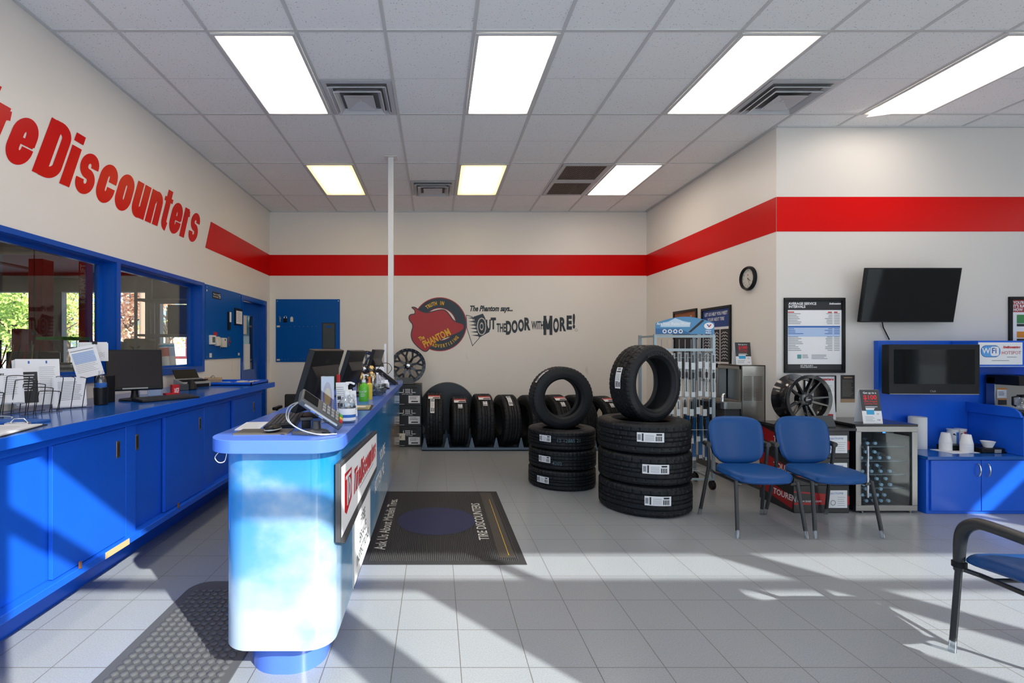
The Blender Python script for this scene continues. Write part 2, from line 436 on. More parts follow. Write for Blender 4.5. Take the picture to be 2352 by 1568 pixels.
def shop_name(mb, x, y, cap, txt='TireDiscounters', xs=1.0, slant=0.37, z=0, gap=0.048, end=None):
    tot = sum(GL[c][1] + gap for c in txt) - gap
    if end is not None: xs = (end - x) / (tot * cap)
    pen = 0
    for c in txt:
        for si, (pts, cl, w) in enumerate(GL[c][0]):
            n0 = len(mb.v); M0 = mb.M; mb.M = I4; mb.strip(pts, w, 0, cl); mb.M = M0
            for i in range(n0, len(mb.v)):
                v = mb.v[i]; mb.v[i] = M0 @ Vector((x + ((v.x + pen) * xs + v.y * slant) * cap, y + v.y * cap, z + si * 0.0004))
        pen += GL[c][1] + gap
    return mb
# ============================================================ THE ROOM
XL, XN, XR, YB, YR, YF, ZC = -2.64, 3.335, 7.95, 7.94, 4.91, -0.26, 3.63
struct('floor', MB().box(XL - 0.14, XR + 0.14, YF - 0.14, YB + 0.14, -0.08, 0), fm, smooth=False)
# ceiling slab with the T-bar grid
c = struct('ceiling', MB().box(XL - 0.14, XR + 0.14, YF - 0.14, YB + 0.14, ZC, ZC + 0.1), cm, smooth=False)
g = MB()
xs = [0.26 + 0.6105 * k for k in range(-4, 13)]
ys = [-0.23 + 1.2192 * k for k in range(0, 7)]
for x in xs:
    if XL < x < XR: g.box(x - 0.012, x + 0.012, YF, (YB if x < XN else YR), ZC - 0.006, ZC + 0.001)
for y in ys: g.box(XL, (XR if y < YR else XN), y - 0.012, y + 0.012, ZC - 0.0055, ZC + 0.001)
for (x0, x1, y0, y1) in ((XL, XN, YB - 0.02, YB), (XL, XL + 0.02, YF, YB), (XN - 0.02, XN, YR, YB), (XN, XR, YR - 0.02, YR)):
    g.box(x0, x1, y0, y1, ZC - 0.012, ZC + 0.001)
g.build('ceiling_grid', GRIDM, c, smooth=False)

# left wall, openings for two windows and a door
w = MB(); x0, x1 = XL - 0.14, XL
w.box(x0, x1, YF - 0.14, YB + 0.14, 2.16, ZC)
w.box(x0, x1, YF - 0.14, 6.81, 0, 1.25)
w.box(x0, x1, YF - 0.14, 0.9, 1.25, 2.16)
w.box(x0, x1, 4.114, 4.165, 1.25, 2.16)
w.box(x0, x1, 5.618, 6.81, 1.25, 2.16)
w.box(x0, x1, 7.70, YB + 0.14, 0, 2.16)
wl_ = struct('wall_left', w, WALL, smooth=False)
s = MB(LEFTW(0, 0)); s.poly([(5.717, 2.606), (7.94, 2.606), (7.94, 2.94), (5.86, 2.94)], 0.002)
s.build('red_stripe', RED, wl_, smooth=False)
s = MB(LEFTW(0, 0)); shop_name(s, 3.265, 2.610, 0.43, 'Discounters', end=5.50, z=0.002, slant=0.40); shop_name(s, 2.57, 2.610, 0.43, 'Tire', end=3.225, z=0.002, slant=0.40)
s.build('red_lettering', RED, wl_, smooth=False)

w = MB().box(XL, XN + 0.14, YB, YB + 0.14, 0, ZC)
wb_ = struct('wall_back', w, WALL, smooth=False)
MB(BACKW(0, 0)).rect(XL, XN, 2.61, 2.94, 0.002).build('red_stripe', RED, wb_, smooth=False)
w = MB().box(XN, XN + 0.14, YR + 0.001, YB, 0, ZC)
wn_ = struct('wall_notch', w, WALL, smooth=False)
MB(NOTCHW(0, 0)).rect(-YB, -YR, 2.60, 2.94, 0.002).build('red_stripe', RED, wn_, smooth=False)
w = MB().box(XN + 0.001, XR + 0.14, YR, YR + 0.14, 0, ZC)
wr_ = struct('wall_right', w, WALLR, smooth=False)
MB(BACKW(0, 0, YR)).rect(XN, XR, 2.60, 2.94, 0.002).build('red_stripe', RED, wr_, smooth=False)
BASEM = mat('rubber_base', (0.06, 0.062, 0.068), 0.5)
struct('baseboard_back', MB().box(XL, XN - 0.011, YB - 0.01, YB - 0.0005, 0, 0.1), BASEM)
struct('baseboard_notch', MB().box(XN - 0.01, XN - 0.0005, YR, YB, 0, 0.1), BASEM)
struct('baseboard_right', MB().box(XN, XR, YR - 0.01, YR - 0.0005, 0, 0.1), BASEM)

# storefront behind the camera: piers, transom bar, glass
ALU = mat('dark_aluminium', (0.06, 0.06, 0.065), 0.35, metal=0.4)
w = MB(); y0, y1 = YF - 0.14, YF
w.box(XL, XR, y0, y1, 3.28, ZC)
w.box(0.1, 0.28, y0, y1, 0, 3.28)
w.box(1.95, 2.10, y0, y1, 0, 3.28).box(2.125, 2.17, y0, y1, 0, 3.28)
w.box(5.36, 5.55, y0, y1, 0, 3.28)
w.box(2.875, 4.635, y0, y1, 0, 2.83)
w.box(XR - 0.6, XR, y0, y1, 0, 3.28)
w.box(XL, XR, y0, y1, 0, 0.1)
wf = struct('wall_front', w, WALL, smooth=False)
fr = MB().box(XL, XR, YF - 0.14, YF - 0.10, 2.83, 2.93).box(3.65, 3.75, YF - 0.14, YF - 0.10, 2.93, 3.28)
struct('window_3', fr, ALU)
pane = MB().box(XL, XR, YF - 0.065, YF - 0.06, 0.1, 3.28); pane.build('pane', GLASS, bpy.data.objects['window_3'], smooth=False)
# side storefront on the right, outside the frame
w = MB(); w.box(XR, XR + 0.14, YF - 0.14, YR + 0.14, 3.28, ZC); w.box(XR, XR + 0.14, 0.55, YR + 0.14, 0, 2.97); w.box(XR, XR + 0.14, YF - 0.14, YR, 0, 0.1)
w.box(XR, XR + 0.14, YF - 0.14, YF + 0.1, 0, 3.28); w.box(XR, XR + 0.14, 0.0, 0.55, 2.87, 2.97)
w.box(XR, XR + 0.14, 4.2, YR + 0.14, 2.9, 3.3)
struct('wall_side', w, WALL, smooth=False)
w4 = struct('window_4', MB().box(XR + 0.03, XR + 0.11, 0.50, 0.56, 0.1, 3.28), ALU)
MB().box(XR + 0.06, XR + 0.065, YF, 4.2, 0.1, 3.28).build('pane', GLASS, w4, smooth=False)

# windows in the left wall
def casing(mb, y0, y1, z0, z1, wd, xf=XL + 0.012):
    mb.box(XL - 0.001, xf, y0, y1, z1 - wd, z1); mb.box(XL - 0.001, xf, y0, y1, z0, z0 + wd)
    mb.box(XL - 0.001, xf, y0, y0 + wd, z0 + wd, z1 - wd); mb.box(XL - 0.001, xf, y1 - wd, y1, z0 + wd, z1 - wd)
def window_left(n, y0, y1, zo0, zo1):
    z0, z1 = 1.25, 2.16
    f = MB()
    # reveal lining
    t = 0.006
    f.box(XL - 0.14, XL + 0.002, y0, y0 + t, z0, z1).box(XL - 0.14, XL + 0.002, y1 - t, y1, z0, z1)
    f.box(XL - 0.139, XL + 0.001, y0 + t, y1 - t, z1 - t, z1 - .0005).box(XL - 0.139, XL + 0.02, y0 + t, y1 - t, z0 + .0005, z0 + 0.01)
    # stops
    f.box(XL - 0.135, XL - 0.095, y0 + t, y0 + 0.045, z0 + .01, z1 - t).box(XL - 0.135, XL - 0.095, y1 - 0.05, y1 - t, z0 + .01, z1 - t)
    f.box(XL - 0.134, XL - 0.096, y0 + .045, y1 - .05, z1 - 0.03, z1 - t).box(XL - 0.134, XL - 0.096, y0 + .045, y1 - .05, z0 + .01, z0 + 0.03)
    o = struct('window_%d' % n, f, BLUEP)
    c = MB()
    c.box(XL - 0.001, XL + 0.016, zo0, zo1, z1, 2.197).box(XL - 0.001, XL + 0.016, zo0, zo1, 1.195, z0)
    if n == 1: c.box(XL - 0.001, XL + 0.016, 4.114, 4.1395, z0, z1).box(XL - 0.001, XL + 0.016, zo0, y0, z0, z1)
    else: c.box(XL - 0.001, XL + 0.016, 4.1395, 4.165, z0, z1).box(XL - 0.001, XL + 0.016, y1, zo1, z0, z1)
    c.build('window_frame', BLUEP, o)
    MB().box(XL - 0.118, XL - 0.112, y0 + 0.01, y1 - 0.01, z0 + 0.01, z1 - 0.01).build('pane', GLASS, o, smooth=False)
    return o
window_left(1, 0.9, 4.114, 0.82, 4.1395)
window_left(2, 4.165, 5.618, 4.1395, 5.675)

# door in the left wall
d = MB()
d.box(XL - 0.14, XL + 0.016, 6.75, 6.815, 0, 2.185).box(XL - 0.14, XL + 0.016, 7.695, 7.76, 0, 2.185).box(XL - 0.14, XL + 0.016, 6.815, 7.695, 2.12, 2.185)
d.box(XL - 0.12, XL - 0.055, 7.665, 7.7, 0, 2.12).box(XL - 0.12, XL - 0.055, 6.81, 6.84, 0, 2.12)
do = struct('door_1', d, BLUEP)
l = MB(); xa, xb = XL - 0.1, XL - 0.06
l.box(xa, xb, 6.82, 6.95, 0.005, 2.115).box(xa, xb, 7.42, 7.69, 0.005, 2.115).box(xa, xb, 6.95, 7.42, 1.93, 2.115).box(xa, xb, 6.95, 7.42, 0.005, 1.15)
l.build('door_leaf', BLUEP, do)
MB().box(XL - 0.082, XL - 0.078, 6.95, 7.42, 1.15, 1.93).build('pane', GLASSD, do, smooth=False)
MB().tube([(XL - 0.06, 7.60, 0.98), (XL - 0.01, 7.60, 0.98), (XL - 0.005, 7.52, 0.98)], 0.01).build('door_handle', CHROME, do)
p = MB(); p.rect(6.97, 7.16, 1.66, 1.93, 0).rect(6.97, 7.30, 1.47, 1.53, 0.001)
pp = MB(LEFTW(0, 0, XL - 0.076)); pp.rect(7.00, 7.17, 1.66, 1.925).build('notice', PAPER2, do, smooth=False)
pp = MB(LEFTW(0, 0, XL - 0.076)); pp.rect(7.10, 7.30, 1.16, 1.52).build('notice', PAPER, do, smooth=False)
pp = MB(LEFTW(0, 0, XL - 0.076)); pp.rect(6.98, 7.095, 1.26, 1.52).build('notice', PAPER2, do, smooth=False)

# steel post on the reception counter
p = MB().box(-0.545, -0.485, 5.67, 5.73, 1.068, ZC - 0.012); po = p.build('support_post', mat('white_post', (0.72, 0.72, 0.70), 0.4))
tag(po, 'slim white square steel post rising from the reception counter to the ceiling', 'post')
MB().box(-0.585, -0.445, 5.63, 5.77, ZC - 0.012, ZC - 0.004).build('ceiling_plate', MATS['white_post'], po)

# ------------------------------------------------------------ ceiling fittings
def diffuser_mat(name, colour, strength):
    m, nt, b = node_mat(name)
    tc = nt.nodes.new('ShaderNodeTexCoord'); sp = nt.nodes.new('ShaderNodeSeparateXYZ'); nt.links.new(tc.outputs['Object'], sp.inputs[0])
    # tubes glow a little brighter behind the acrylic, light falloff towards the edges is put into the emission
    a = M_(nt, 'MULTIPLY', sp.outputs[0], 20.0); a = M_(nt, 'COSINE', a); a = M_(nt, 'MULTIPLY_ADD', a, -0.05, 0.95)
    e = M_(nt, 'ABSOLUTE', sp.outputs[1]); e = M_(nt, 'POWER', M_(nt, 'DIVIDE', e, 0.585), 9.0); a2 = M_(nt, 'MULTIPLY_ADD', e, -0.80, 1.0)
    e2 = M_(nt, 'ABSOLUTE', sp.outputs[0]); e2 = M_(nt, 'POWER', M_(nt, 'DIVIDE', e2, 0.28), 7.0); a3 = M_(nt, 'MULTIPLY_ADD', e2, -0.80, 1.0)
    k = M_(nt, 'MAXIMUM', M_(nt, 'MULTIPLY', M_(nt, 'MULTIPLY', a, a2), M_(nt, 'MULTIPLY', a3, strength)), 0.5)
    b.inputs['Base Color'].default_value = (0.8, 0.78, 0.74, 1)
    b.inputs['Emission Color'].default_value = tuple(colour) + (1,)
    nt.links.new(k, b.inputs['Emission Strength'])
    return m
DIFA = diffuser_mat('lit_acrylic_warm_white', (1.0, 0.87, 0.74), 8.2)
DIFB = diffuser_mat('lit_acrylic_yellow', (1.0, 0.73, 0.27), 3.5)
def ceiling_light(ix, iy, dm, label, open_corner=False, group='lay-in fluorescent ceiling lights'):
    cx, cy = 0.26 + 0.6105 * (ix + 0.5), -0.23 + 1.2192 * (iy + 0.5)
    t = thing('ceiling_light', label, 'ceiling light', T(cx, cy, ZC - 0.006), group)
    hx, hy = 0.3052 - 0.014, 0.6096 - 0.014
    f = MB(); fw = 0.022
    for (a, b2, c2, d2) in ((-hx, hx, -hy, -hy + fw), (-hx, hx, hy - fw, hy), (-hx, -hx + fw, -hy + fw, hy - fw), (hx - fw, hx, -hy + fw, hy - fw)): f.box(a, b2, c2, d2, -0.012, 0.0)
    f.build('frame', GRIDM, t, bevel=0.002)
    q = MB()
    if not open_corner: q.box(-hx + fw, hx - fw, -hy + fw, hy - fw, -0.006, -0.003)
    else:
        X = (-hx + fw, 0.0, hx - fw); Y = (-hy + fw, -0.1, hy - 0.16, hy - fw)
        z = lambda i, j: -0.006 - (0.035 if (i == 0 and j == 3) else 0.012 if (i == 0 and j == 2) else 0)
        vs = [(x, y, z(i, j)) for i, x in enumerate(X) for j, y in enumerate(Y)]
        q.add(vs, [(i * 4 + j, i * 4 + j + 1, (i + 1) * 4 + j + 1, (i + 1) * 4 + j) for i in range(2) for j in range(3)])
    q.build('diffuser', dm, t, smooth=False)
    return t
pos = ['near row, farthest left, above the reception counter', 'near row, second from the left', 'near row, third from the left beside the big air vent', 'near row, farthest right, one corner sagging open']
for k, ix in enumerate((-3, 0, 3, 6)):
    ceiling_light(ix, 3, DIFA, 'bright lay-in ceiling light panel, ' + pos[k], open_corner=(k == 3))
pos = ['far row, left, beside the white post', 'far row, middle', 'far row, right, next to the return air grilles']
for k, ix in enumerate((-3, 0, 3)):
    ceiling_light(ix, 5, DIFA if k == 2 else DIFB, 'yellowish lay-in ceiling light panel, ' + pos[k] if k < 2 else 'white lay-in ceiling light panel, ' + pos[k])
for k, ix in enumerate((-3, 3)):
    ceiling_light(ix, 1, DIFA, 'lay-in ceiling light panel over the entrance, outside the picture, number %d from the left' % (k + 1))

def ceiling_vent(ix, y0, label):
    cx, cy = 0.26 + 0.6105 * (ix + 0.5), y0 + 0.305
    t = thing('air_vent', label, 'air vent', T(cx, cy, ZC - 0.007), 'square supply air vents')
    h = 0.288
    def sq_ring(a, za, b2, zb, m): # frustum ring between square half sizes
        vs = [(sx * a, sy * a, za) for sx, sy in ((-1, -1), (1, -1), (1, 1), (-1, 1))] + [(sx * b2, sy * b2, zb) for sx, sy in ((-1, -1), (1, -1), (1, 1), (-1, 1))]
        m.add(vs, [(i, (i + 1) % 4, 4 + (i + 1) % 4, 4 + i) for i in range(4)]); return m
    f = MB(); sq_ring(h, -0.004, 0.25, -0.006, f); sq_ring(0.25, -0.006, 0.245, 0.0, f); sq_ring(h, -0.004, h, 0.0, f); f.build('frame', VENTM, t, smooth=False)
    MB().box(-0.25, 0.25, -0.25, 0.25, -0.002, 0.0).build('throat', mat('vent_throat', (.16, .16, .17), .7), t, smooth=False)
    m = MB(); sq_ring(0.20, -0.045, 0.165, -0.012, m); sq_ring(0.20, -0.045, 0.194, -0.050, m); sq_ring(0.194, -0.05, 0.16, -0.014, m); m.build('louvre_ring', VENTM, t, smooth=False)
    m = MB(); sq_ring(0.243, -0.030, 0.212, -0.006, m); sq_ring(0.243, -0.030, 0.236, -0.034, m); sq_ring(0.236, -0.034, 0.206, -0.008, m); m.build('outer_louvre', VENTM, t, smooth=False)
    m = MB(); sq_ring(0.125, -0.045, 0.02, -0.020, m); m.box(-0.02, 0.02, -0.02, 0.02, -0.022, -0.018); sq_ring(0.125, -0.045, 0.125, -0.041, m); sq_ring(0.125, -0.041, 0.05, -0.012, m); m.build('centre_cone', VENTM, t, smooth=False)
    MB().cyl((-0.15, 0.15, -0.004), (-0.1, 0.1, -0.04), 0.004, 6).cyl((0.15, 0.15, -0.004), (0.1, 0.1, -0.04), 0.004, 6).cyl((0, 0, -0.026), (0, 0, -0.02), 0.006, 8).build('bracket', CHROME, t)
ceiling_vent(-2, 4.035, 'square white ceiling air vent between the two nearest left light panels')
ceiling_vent(4, 4.035, 'square white ceiling air vent right of the third near light panel')
ceiling_vent(-1, 6.475, 'small far square ceiling air vent right of the white post')
for k, y0 in enumerate((5.876, 6.486)):
    cx = 0.26 + 0.6105 * 2.5
    t = thing('return_grille', 'brown slatted return air grille in the ceiling, ' + ('nearer' if k == 0 else 'farther') + ' one of the pair', 'air vent', T(cx, y0 + 0.303, ZC - 0.007), 'slatted return grilles')
    f = MB(); h = 0.29
    for (a, b2, c2, d2) in ((-h, h, -h, -h + 0.045), (-h, h, h - 0.045, h), (-h, -h + 0.045, -h + .045, h - .045), (h - 0.045, h, -h + .045, h - .045)): f.box(a, b2, c2, d2, -0.008, 0)
    f.build('frame', VENTM, t)
    MB().box(-0.25, 0.25, -0.25, 0.25, -0.0015, -0.0005).build('backing', mat('brown_void', (0.07, 0.05, 0.035), 0.9), t, smooth=False)
    sl = MB()
    for i in range(24): x = -0.235 + i * 0.0205; sl.box(x, x + 0.004, -0.245, 0.245, -0.007, -0.002)
    sl.build('slats', mat('grille_slat', (0.30, 0.27, 0.24), 0.5), t, smooth=False)

# ============================================================ LEFT WORK COUNTER
ZT = 1.075
sl = MB().box(XL + 0.001, -1.83, 0.8, 5.67, ZT - 0.055, ZT); ct = sl.build('countertop', BLUETOP, bevel=0.003)
tag(ct, 'long blue laminate countertop along the left wall under the windows', 'countertop')
MB().box(-1.8299, -1.828, 0.8, 5.67, ZT - 0.053, ZT - 0.002).build('edge_band', BLUE, ct)
def base_cabinet(y0, y1, ymid, label, post=0.09, pulls=(1, 1), front=(0, 1)):
    t = thing('base_cabinet', label, 'cabinet', T(-1.90, y0, 0), 'blue base cabinets along the left wall')
    L = y1 - y0; m = ymid - y0
    b = MB(); b.box(-0.735, -0.03, 0.0, L, 0.30, ZT - 0.057)         # carcass
    b.box(-0.03, 0.0, L - post, L, 0.29, ZT - 0.057)                  # front post
    b.box(-0.03, 0.012, 0, L, ZT - 0.10, ZT - 0.057)                  # head rail
    b.box(-0.735, 0.03, 0, L, 0.262, 0.30)                            # sill ledge
    b.build('body', BLUE, t, bevel=0.002)
    MB().box(-0.735, -0.264, 0, L, 0.0, 0.262).build('plinth', BLUE, t)
    for k, (a, c2) in enumerate(((0.012, m + 0.02), (m - 0.02, L - post - 0.004))):
        fx = 0.0 if front[k] else -0.028
        d = MB().box(fx - 0.022, fx - 0.001, a, c2, 0.305, ZT - 0.105); dd = d.build('sliding_door', BLUE, t, bevel=0.0015)
        if pulls[k]:
            yy = (c2 - 0.07) if k == 1 else (a + 0.05)
            pl = MB().box(fx - 0.0005, fx + 0.002, yy - 0.017, yy + 0.017, 0.80, 0.90).build('pull', BRASS, dd, bevel=0.001)
            MB().box(fx + 0.001, fx + 0.0028, yy - 0.010, yy + 0.010, 0.812, 0.888).build('recess', mat('dark_brass', (0.10, 0.07, 0.03), 0.4, metal=.6), t)
    return t
base_cabinet(0.85, 1.99, 1.42, 'blue sliding door base cabinet, nearest the camera, mostly out of frame', post=0.09, front=(0, 1))
base_cabinet(1.99, 3.165, 2.50, 'blue sliding door base cabinet, nearest one in view with sunlight patches', post=0.10, pulls=(0, 1))
base_cabinet(3.165, 4.27, 3.53, 'blue sliding door base cabinet in the middle of the left counter', post=0.17, pulls=(1, 1))
base_cabinet(4.27, 5.45, 4.71, 'blue sliding door base cabinet at the far end near the door', post=0.16, pulls=(0, 1))
o = MB().box(-1.872, -1.868, 2.83, 3.05, 0.262, 0.298).build('bare_wood_chip', WOODR, None); tag(o, 'strip of bare wood where the blue edge is missing below the sliding doors', 'wood strip')
for y in (2.62, 3.62):
    o = MB().box(-1.872, -1.862, y, y + 0.012, 0.30, 0.335).build('door_guide', mat('brown_wood', (0.2, 0.09, 0.04), 0.6), None)
    tag(o, 'small brown door guide on the sill of the ' + ('nearest' if y < 3 else 'middle') + ' blue cabinet', 'door guide', 'door guides')

# ============================================================ RECEPTION COUNTER
ZR = 1.068
rc = thing('reception_counter', 'long blue reception counter with cloud print panels and rounded end', 'counter', T(0, 0, 0))
out = rrect(-0.985, -0.407, 2.085, 6.08, 0.13, 10, (1.15, 1, 0, 0))
MB().prism(out, ZR - 0.056, ZR).build('countertop', BLUESLAB, rc, bevel=0.002)
body = rrect(-0.925, -0.445, 2.13, 6.04, 0.12, 10, (1, 1, 0, 0))
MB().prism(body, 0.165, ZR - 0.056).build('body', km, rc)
MB().prism(rrect(-0.86, -0.515, 2.23, 6.0, 0.15, 10, (1, 1, 0, 0)), 0.0, 0.165).build('plinth', BLUESLAB, rc)
SG = lambda x: frame((x, 0, 0), (0, 1, 0), (0, 0, 1))
bs = MB(SG(-0.4445)); bs.prism([(2.20, 0.60), (2.33, 0.545), (3.56, 0.585), (3.56, 0.87), (2.20, 0.945)], 0.0, 0.022)
bso = bs.build('brand_sign', mat('charcoal_sign_edge', (0.06, 0.06, 0.065), 0.5), rc, bevel=0.002)
MB(SG(-0.421)).poly([(2.22, 0.612), (3.54, 0.625), (3.54, 0.852), (2.22, 0.925)]).build('sign_face', PAPER, bso, smooth=False)
s = MB(SG(-0.4205)); s.use(REDT); s.poly([(2.30, 0.70), (2.35, 0.675), (2.49, 0.715), (2.49, 0.865), (2.30, 0.875)])
s.use(PAPER); s.rect(2.325, 2.47, 0.84, 0.856, 0.0005).rect(2.36, 2.385, 0.71, 0.84, 0.0005); s.ring((2.405, 0.775), 0.04, 0.06, 0.0005, 16, -PI / 2, PI / 2).rect(2.40, 2.418, 0.715, 0.835, 0.0005)
s.build('monogram', None, bso, smooth=False)
s = MB(SG(-0.4205)); s.use(REDT); shop_name(s, 2.54, 0.705, 0.125, end=3.46, slant=0.3); s.use(INKG); s.lines(2.75, 3.4, 0.69, 1, 0.01, 0.006)
s.build('lettering', None, bso, smooth=False)
pst = MB(SG(-0.4445)).box(2.67, 3.35, 0.17, 0.53, 0, 0.004).build('poster', PAPER, rc)
s = MB(SG(-0.440))
for a, b2, c2, d2 in ((2.67, 3.35, 0.17, 0.176), (2.67, 3.35, 0.524, 0.53), (2.67, 2.676, 0.17, 0.53), (3.344, 3.35, 0.17, 0.53)): s.rect(a, b2, c2, d2)
for i, tx in enumerate(('FREE', 'BRAKE', 'INSPECTIONS')): s.text(tx, 3.01, 0.42 - i * 0.09, 0.085, 'CENTER', 1.05 if i < 2 else 0.92, 0.012)
s.build('lettering', INK, pst, smooth=False)
s = MB(SG(-0.4440)); s.text("YOU'RE", 3.93, 0.555, 0.125, xs=0.95, bold=0.02); s.build('slogan_top_line', PAPER, rc, smooth=False)
s = MB(SG(-0.4440)); s.text('KITTEN ME', 3.62, 0.405, 0.125, xs=1.02, bold=0.02); s.build('slogan_bottom_line', PAPER, rc, smooth=False)
c = MB().tube([(-0.935, 2.17, 1.01), (-0.95, 2.15, 0.985), (-0.93, 2.14, 0.965), (-0.905, 2.14, 0.97), (-0.90, 2.15, 1.0)], 0.0018, 6).build('cable_end', WHITE, rc)

# ============================================================ MATS
t = MB(); X0, X1, Y0, Y1 = -0.505, 0.611, 3.362, 5.084
t.box(X0, X1, Y0, Y1, 0.0, 0.004)
em = t.build('entrance_mat', mat('black_mat_rubber', (0.022, 0.022, 0.024), 0.75), None, bevel=0.002)
tag(em, 'black ribbed entrance mat with white lettering lying beside the reception counter', 'floor mat')
rb = MB(); n = 78
for i in range(n):
    x = X0 + 0.05 + i * (X1 - X0 - 0.1) / (n - 1); rb.box(x - 0.0035, x + 0.0035, Y0 + 0.06, Y1 - 0.06, 0.004, 0.0075)
rb.build('ribs', mat('mat_rib', (0.05, 0.049, 0.05), 0.8), em, smooth=False)
FL = lambda z: frame((0, 0, z), (0, 1, 0), (-1, 0, 0))     # text reads away from the camera, tops to the left
MW = mat('mat_print_white', (0.62, 0.62, 0.56), 0.8)
s = MB(FL(0.0082)); s.text('Ask Us About Michelin Tires.', 3.60, 0.37, 0.115, xs=0.88, bold=0.01); s.build('left_lettering', MW, em, smooth=False)
s = MB(FL(0.0082)); s.text('TIRE DISCOUNTERS', 3.78, -0.40, 0.11, xs=0.92, bold=0.01)
s.build('right_lettering', MW, em, smooth=False)
MB(I4).disc((0.0, 4.22), 0.325, 0.0079, 48, 0.34).build('blue_oval', mat('mat_print_blue', (0.028, 0.032, 0.085), 0.8), em, smooth=False)
s = MB().box(0.435, 0.545, 3.46, 5.02, 0.0075, 0.0095).build('tape_strip', mat('brown_tape', (0.045, 0.04, 0.033), 0.35), em)
MB().box(0.505, 0.509, 3.5, 4.8, 0.0095, 0.0102).build('yellow_edge', YEL, s)

fmx = MB(); pts = rrect(-1.497, -0.9, 1.0, 3.117, 0.12, 6, (1, 0.1, 1, 1))
fmx.prism(pts, 0, 0.006); fmo = fmx.build('anti_fatigue_mat', mat('grey_mat_rubber', (0.085, 0.088, 0.092), 0.55), None, bevel=0.004)
tag(fmo, 'thick dark rubber anti-fatigue mat with round studs left of the reception counter', 'floor mat')
st = MB()
for j in range(44):
    for i in range(12):
        x = -1.43 + i * 0.043; y = 1.10 + j * 0.045
        if y > 3.02: continue
        st.at(T(x, y, 0.006)); st.lathe([(0.019, 0), (0.0185, 0.004), (0.014, 0.0075), (0.006, 0.009), (0.001, 0.009)], 8, cap=False)
st.build('studs', MATS['grey_mat_rubber'], fmo)
# ============================================================ THINGS ON THE LEFT COUNTER  (z = ZT)
def P(px, py, Y):  # where a photo pixel sits in the room at distance Y (used only to write down positions)
    return ((px - 1002) * Y / 1150, Y, EYE - (py - 801) * Y / 1150)

def wire_sorter(label, m, n, w, h0, h1, pitch):
    t = thing('wire_file_sorter', label, 'file sorter', m)
    a = MB()
    for s_ in (-w / 2, w / 2): a.tube([(-0.01, s_ * 0.8, 0.004), (n * pitch, s_ * 0.8, 0.004)], 0.0022, 6)
    a.build('base_rail', BLACK, t)
    for i in range(n):
        h = h0 + (h1 - h0) * i / max(1, n - 1); x = i * pitch
        MB().tube([(x, -w / 2, 0.002), (x + 0.02, -w / 2, h * 0.85), (x + 0.024, -w / 2 * 0.8, h), (x + 0.024, w / 2 * 0.8, h), (x + 0.02, w / 2, h * 0.85), (x, w / 2, 0.002)], 0.0024, 6).build('wire_loop', BLACK, t)
    return t
def leaning_sheets(name, label, cat, m, w, h, n=3, extra=None, group=None):
    """a thin stack of paper standing upright in local XY, facing +z"""
    t = thing(name, label, cat, m, group)
    b = MB()
    for i in range(n): b.at(T(random.uniform(-.008, .008), random.uniform(-.006, .006), -i * 0.004, random.uniform(-.02, .02))).box(-w / 2, w / 2, 0, h, -0.0015, 0)
    b.build('sheets', PAPER, t, smooth=False)
    s = MB(); s.use(INKG)
    if extra: extra(s, w, h)
    else: s.lines(-w * 0.38, w * 0.38, h * 0.85, 12, h * 0.055, 0.003, 0.0005)
    s.build('print', None, t, smooth=False)
    return t
def up(x, y, z, yaw, tilt=0.15):
    """standing card: local x to its right, y up, z towards the viewer; yaw turns it, tilt leans it back"""
    return T(x, y, z, yaw) @ Matrix.Rotation(R(90) - tilt, 4, 'X')

# sorters and paper, running along the wall
FACE = R(62)      # normals between +x and -y
wire_sorter('black wire file sorter at the left edge, empty, nearest the camera', T(-2.50, 2.46, ZT, R(75)), 8, 0.20, 0.30, 0.14, 0.036)
wire_sorter('small empty black wire file sorter beside the paper stack with invoices', T(-2.38, 2.82, ZT, R(75)), 5, 0.17, 0.22, 0.12, 0.045)
def inv(s, w, h):
    s.use(INK); shop_name(s, -w * 0.32, h * 0.80, 0.016, end=w * 0.12, z=0.001); s.use(INKG)
    s.lines(-w * .32, 0, h * .72, 6, 0.014, .002, .001); s.lines(w * .12, w * .4, h * .8, 10, 0.012, .002, .001); s.lines(-w * .32, w * .1, h * .38, 4, .014, .004, .001)
leaning_sheets('invoice_stack', 'stack of white invoice sheets with a shop heading leaning in the wire sorter', 'papers', up(-2.48, 2.84, ZT + 0.065, R(56), 0.2), 0.235, 0.20, 5, inv)
def form(s, w, h):
    s.use(INK); s.rect(-w * .42, 0.0, h * .05, h * .72, .001); s.use(PAPER); s.lines(-w * .38, -w * .06, h * .66, 7, .016, .005, .0015)
    s.use(INKG); s.lines(w * .04, w * .45, h * .82, 15, .012, .002, .001); s.use(INKB); s.rect(-w * .2, -w * .16, h * .9, h * .96, .001).rect(w * .2, w * .24, h * .9, h * .96, .001)
leaning_sheets('leaflet_stack', 'tall stack of black and white leaflets standing in the wire sorter', 'papers', up(-2.46, 3.10, ZT + 0.03, R(48), 0.25), 0.22, 0.29, 6, form)
leaning_sheets('form_stack', 'stack of white forms clipped in the black wire holder beside the water bottle', 'papers', up(-2.32, 3.18, ZT + 0.01, R(48), 0.16), 0.17, 0.185, 7)
wire_sorter('black wire holder gripping the white forms beside the water bottle', T(-2.36, 3.10, ZT, R(50)), 3, 0.16, 0.20, 0.19, 0.06)
o = MB().tube([(-2.42 + 0.13 * math.cos(a) - 0.04 * a / 3, 2.70 + 0.07 * math.sin(a), ZT + 0.003) for a in [i * .35 for i in range(26)]], 0.0025, 6).build('white_cable', WHITE)
tag(o, 'loose coil of thin white cable under the wire sorters', 'cable')
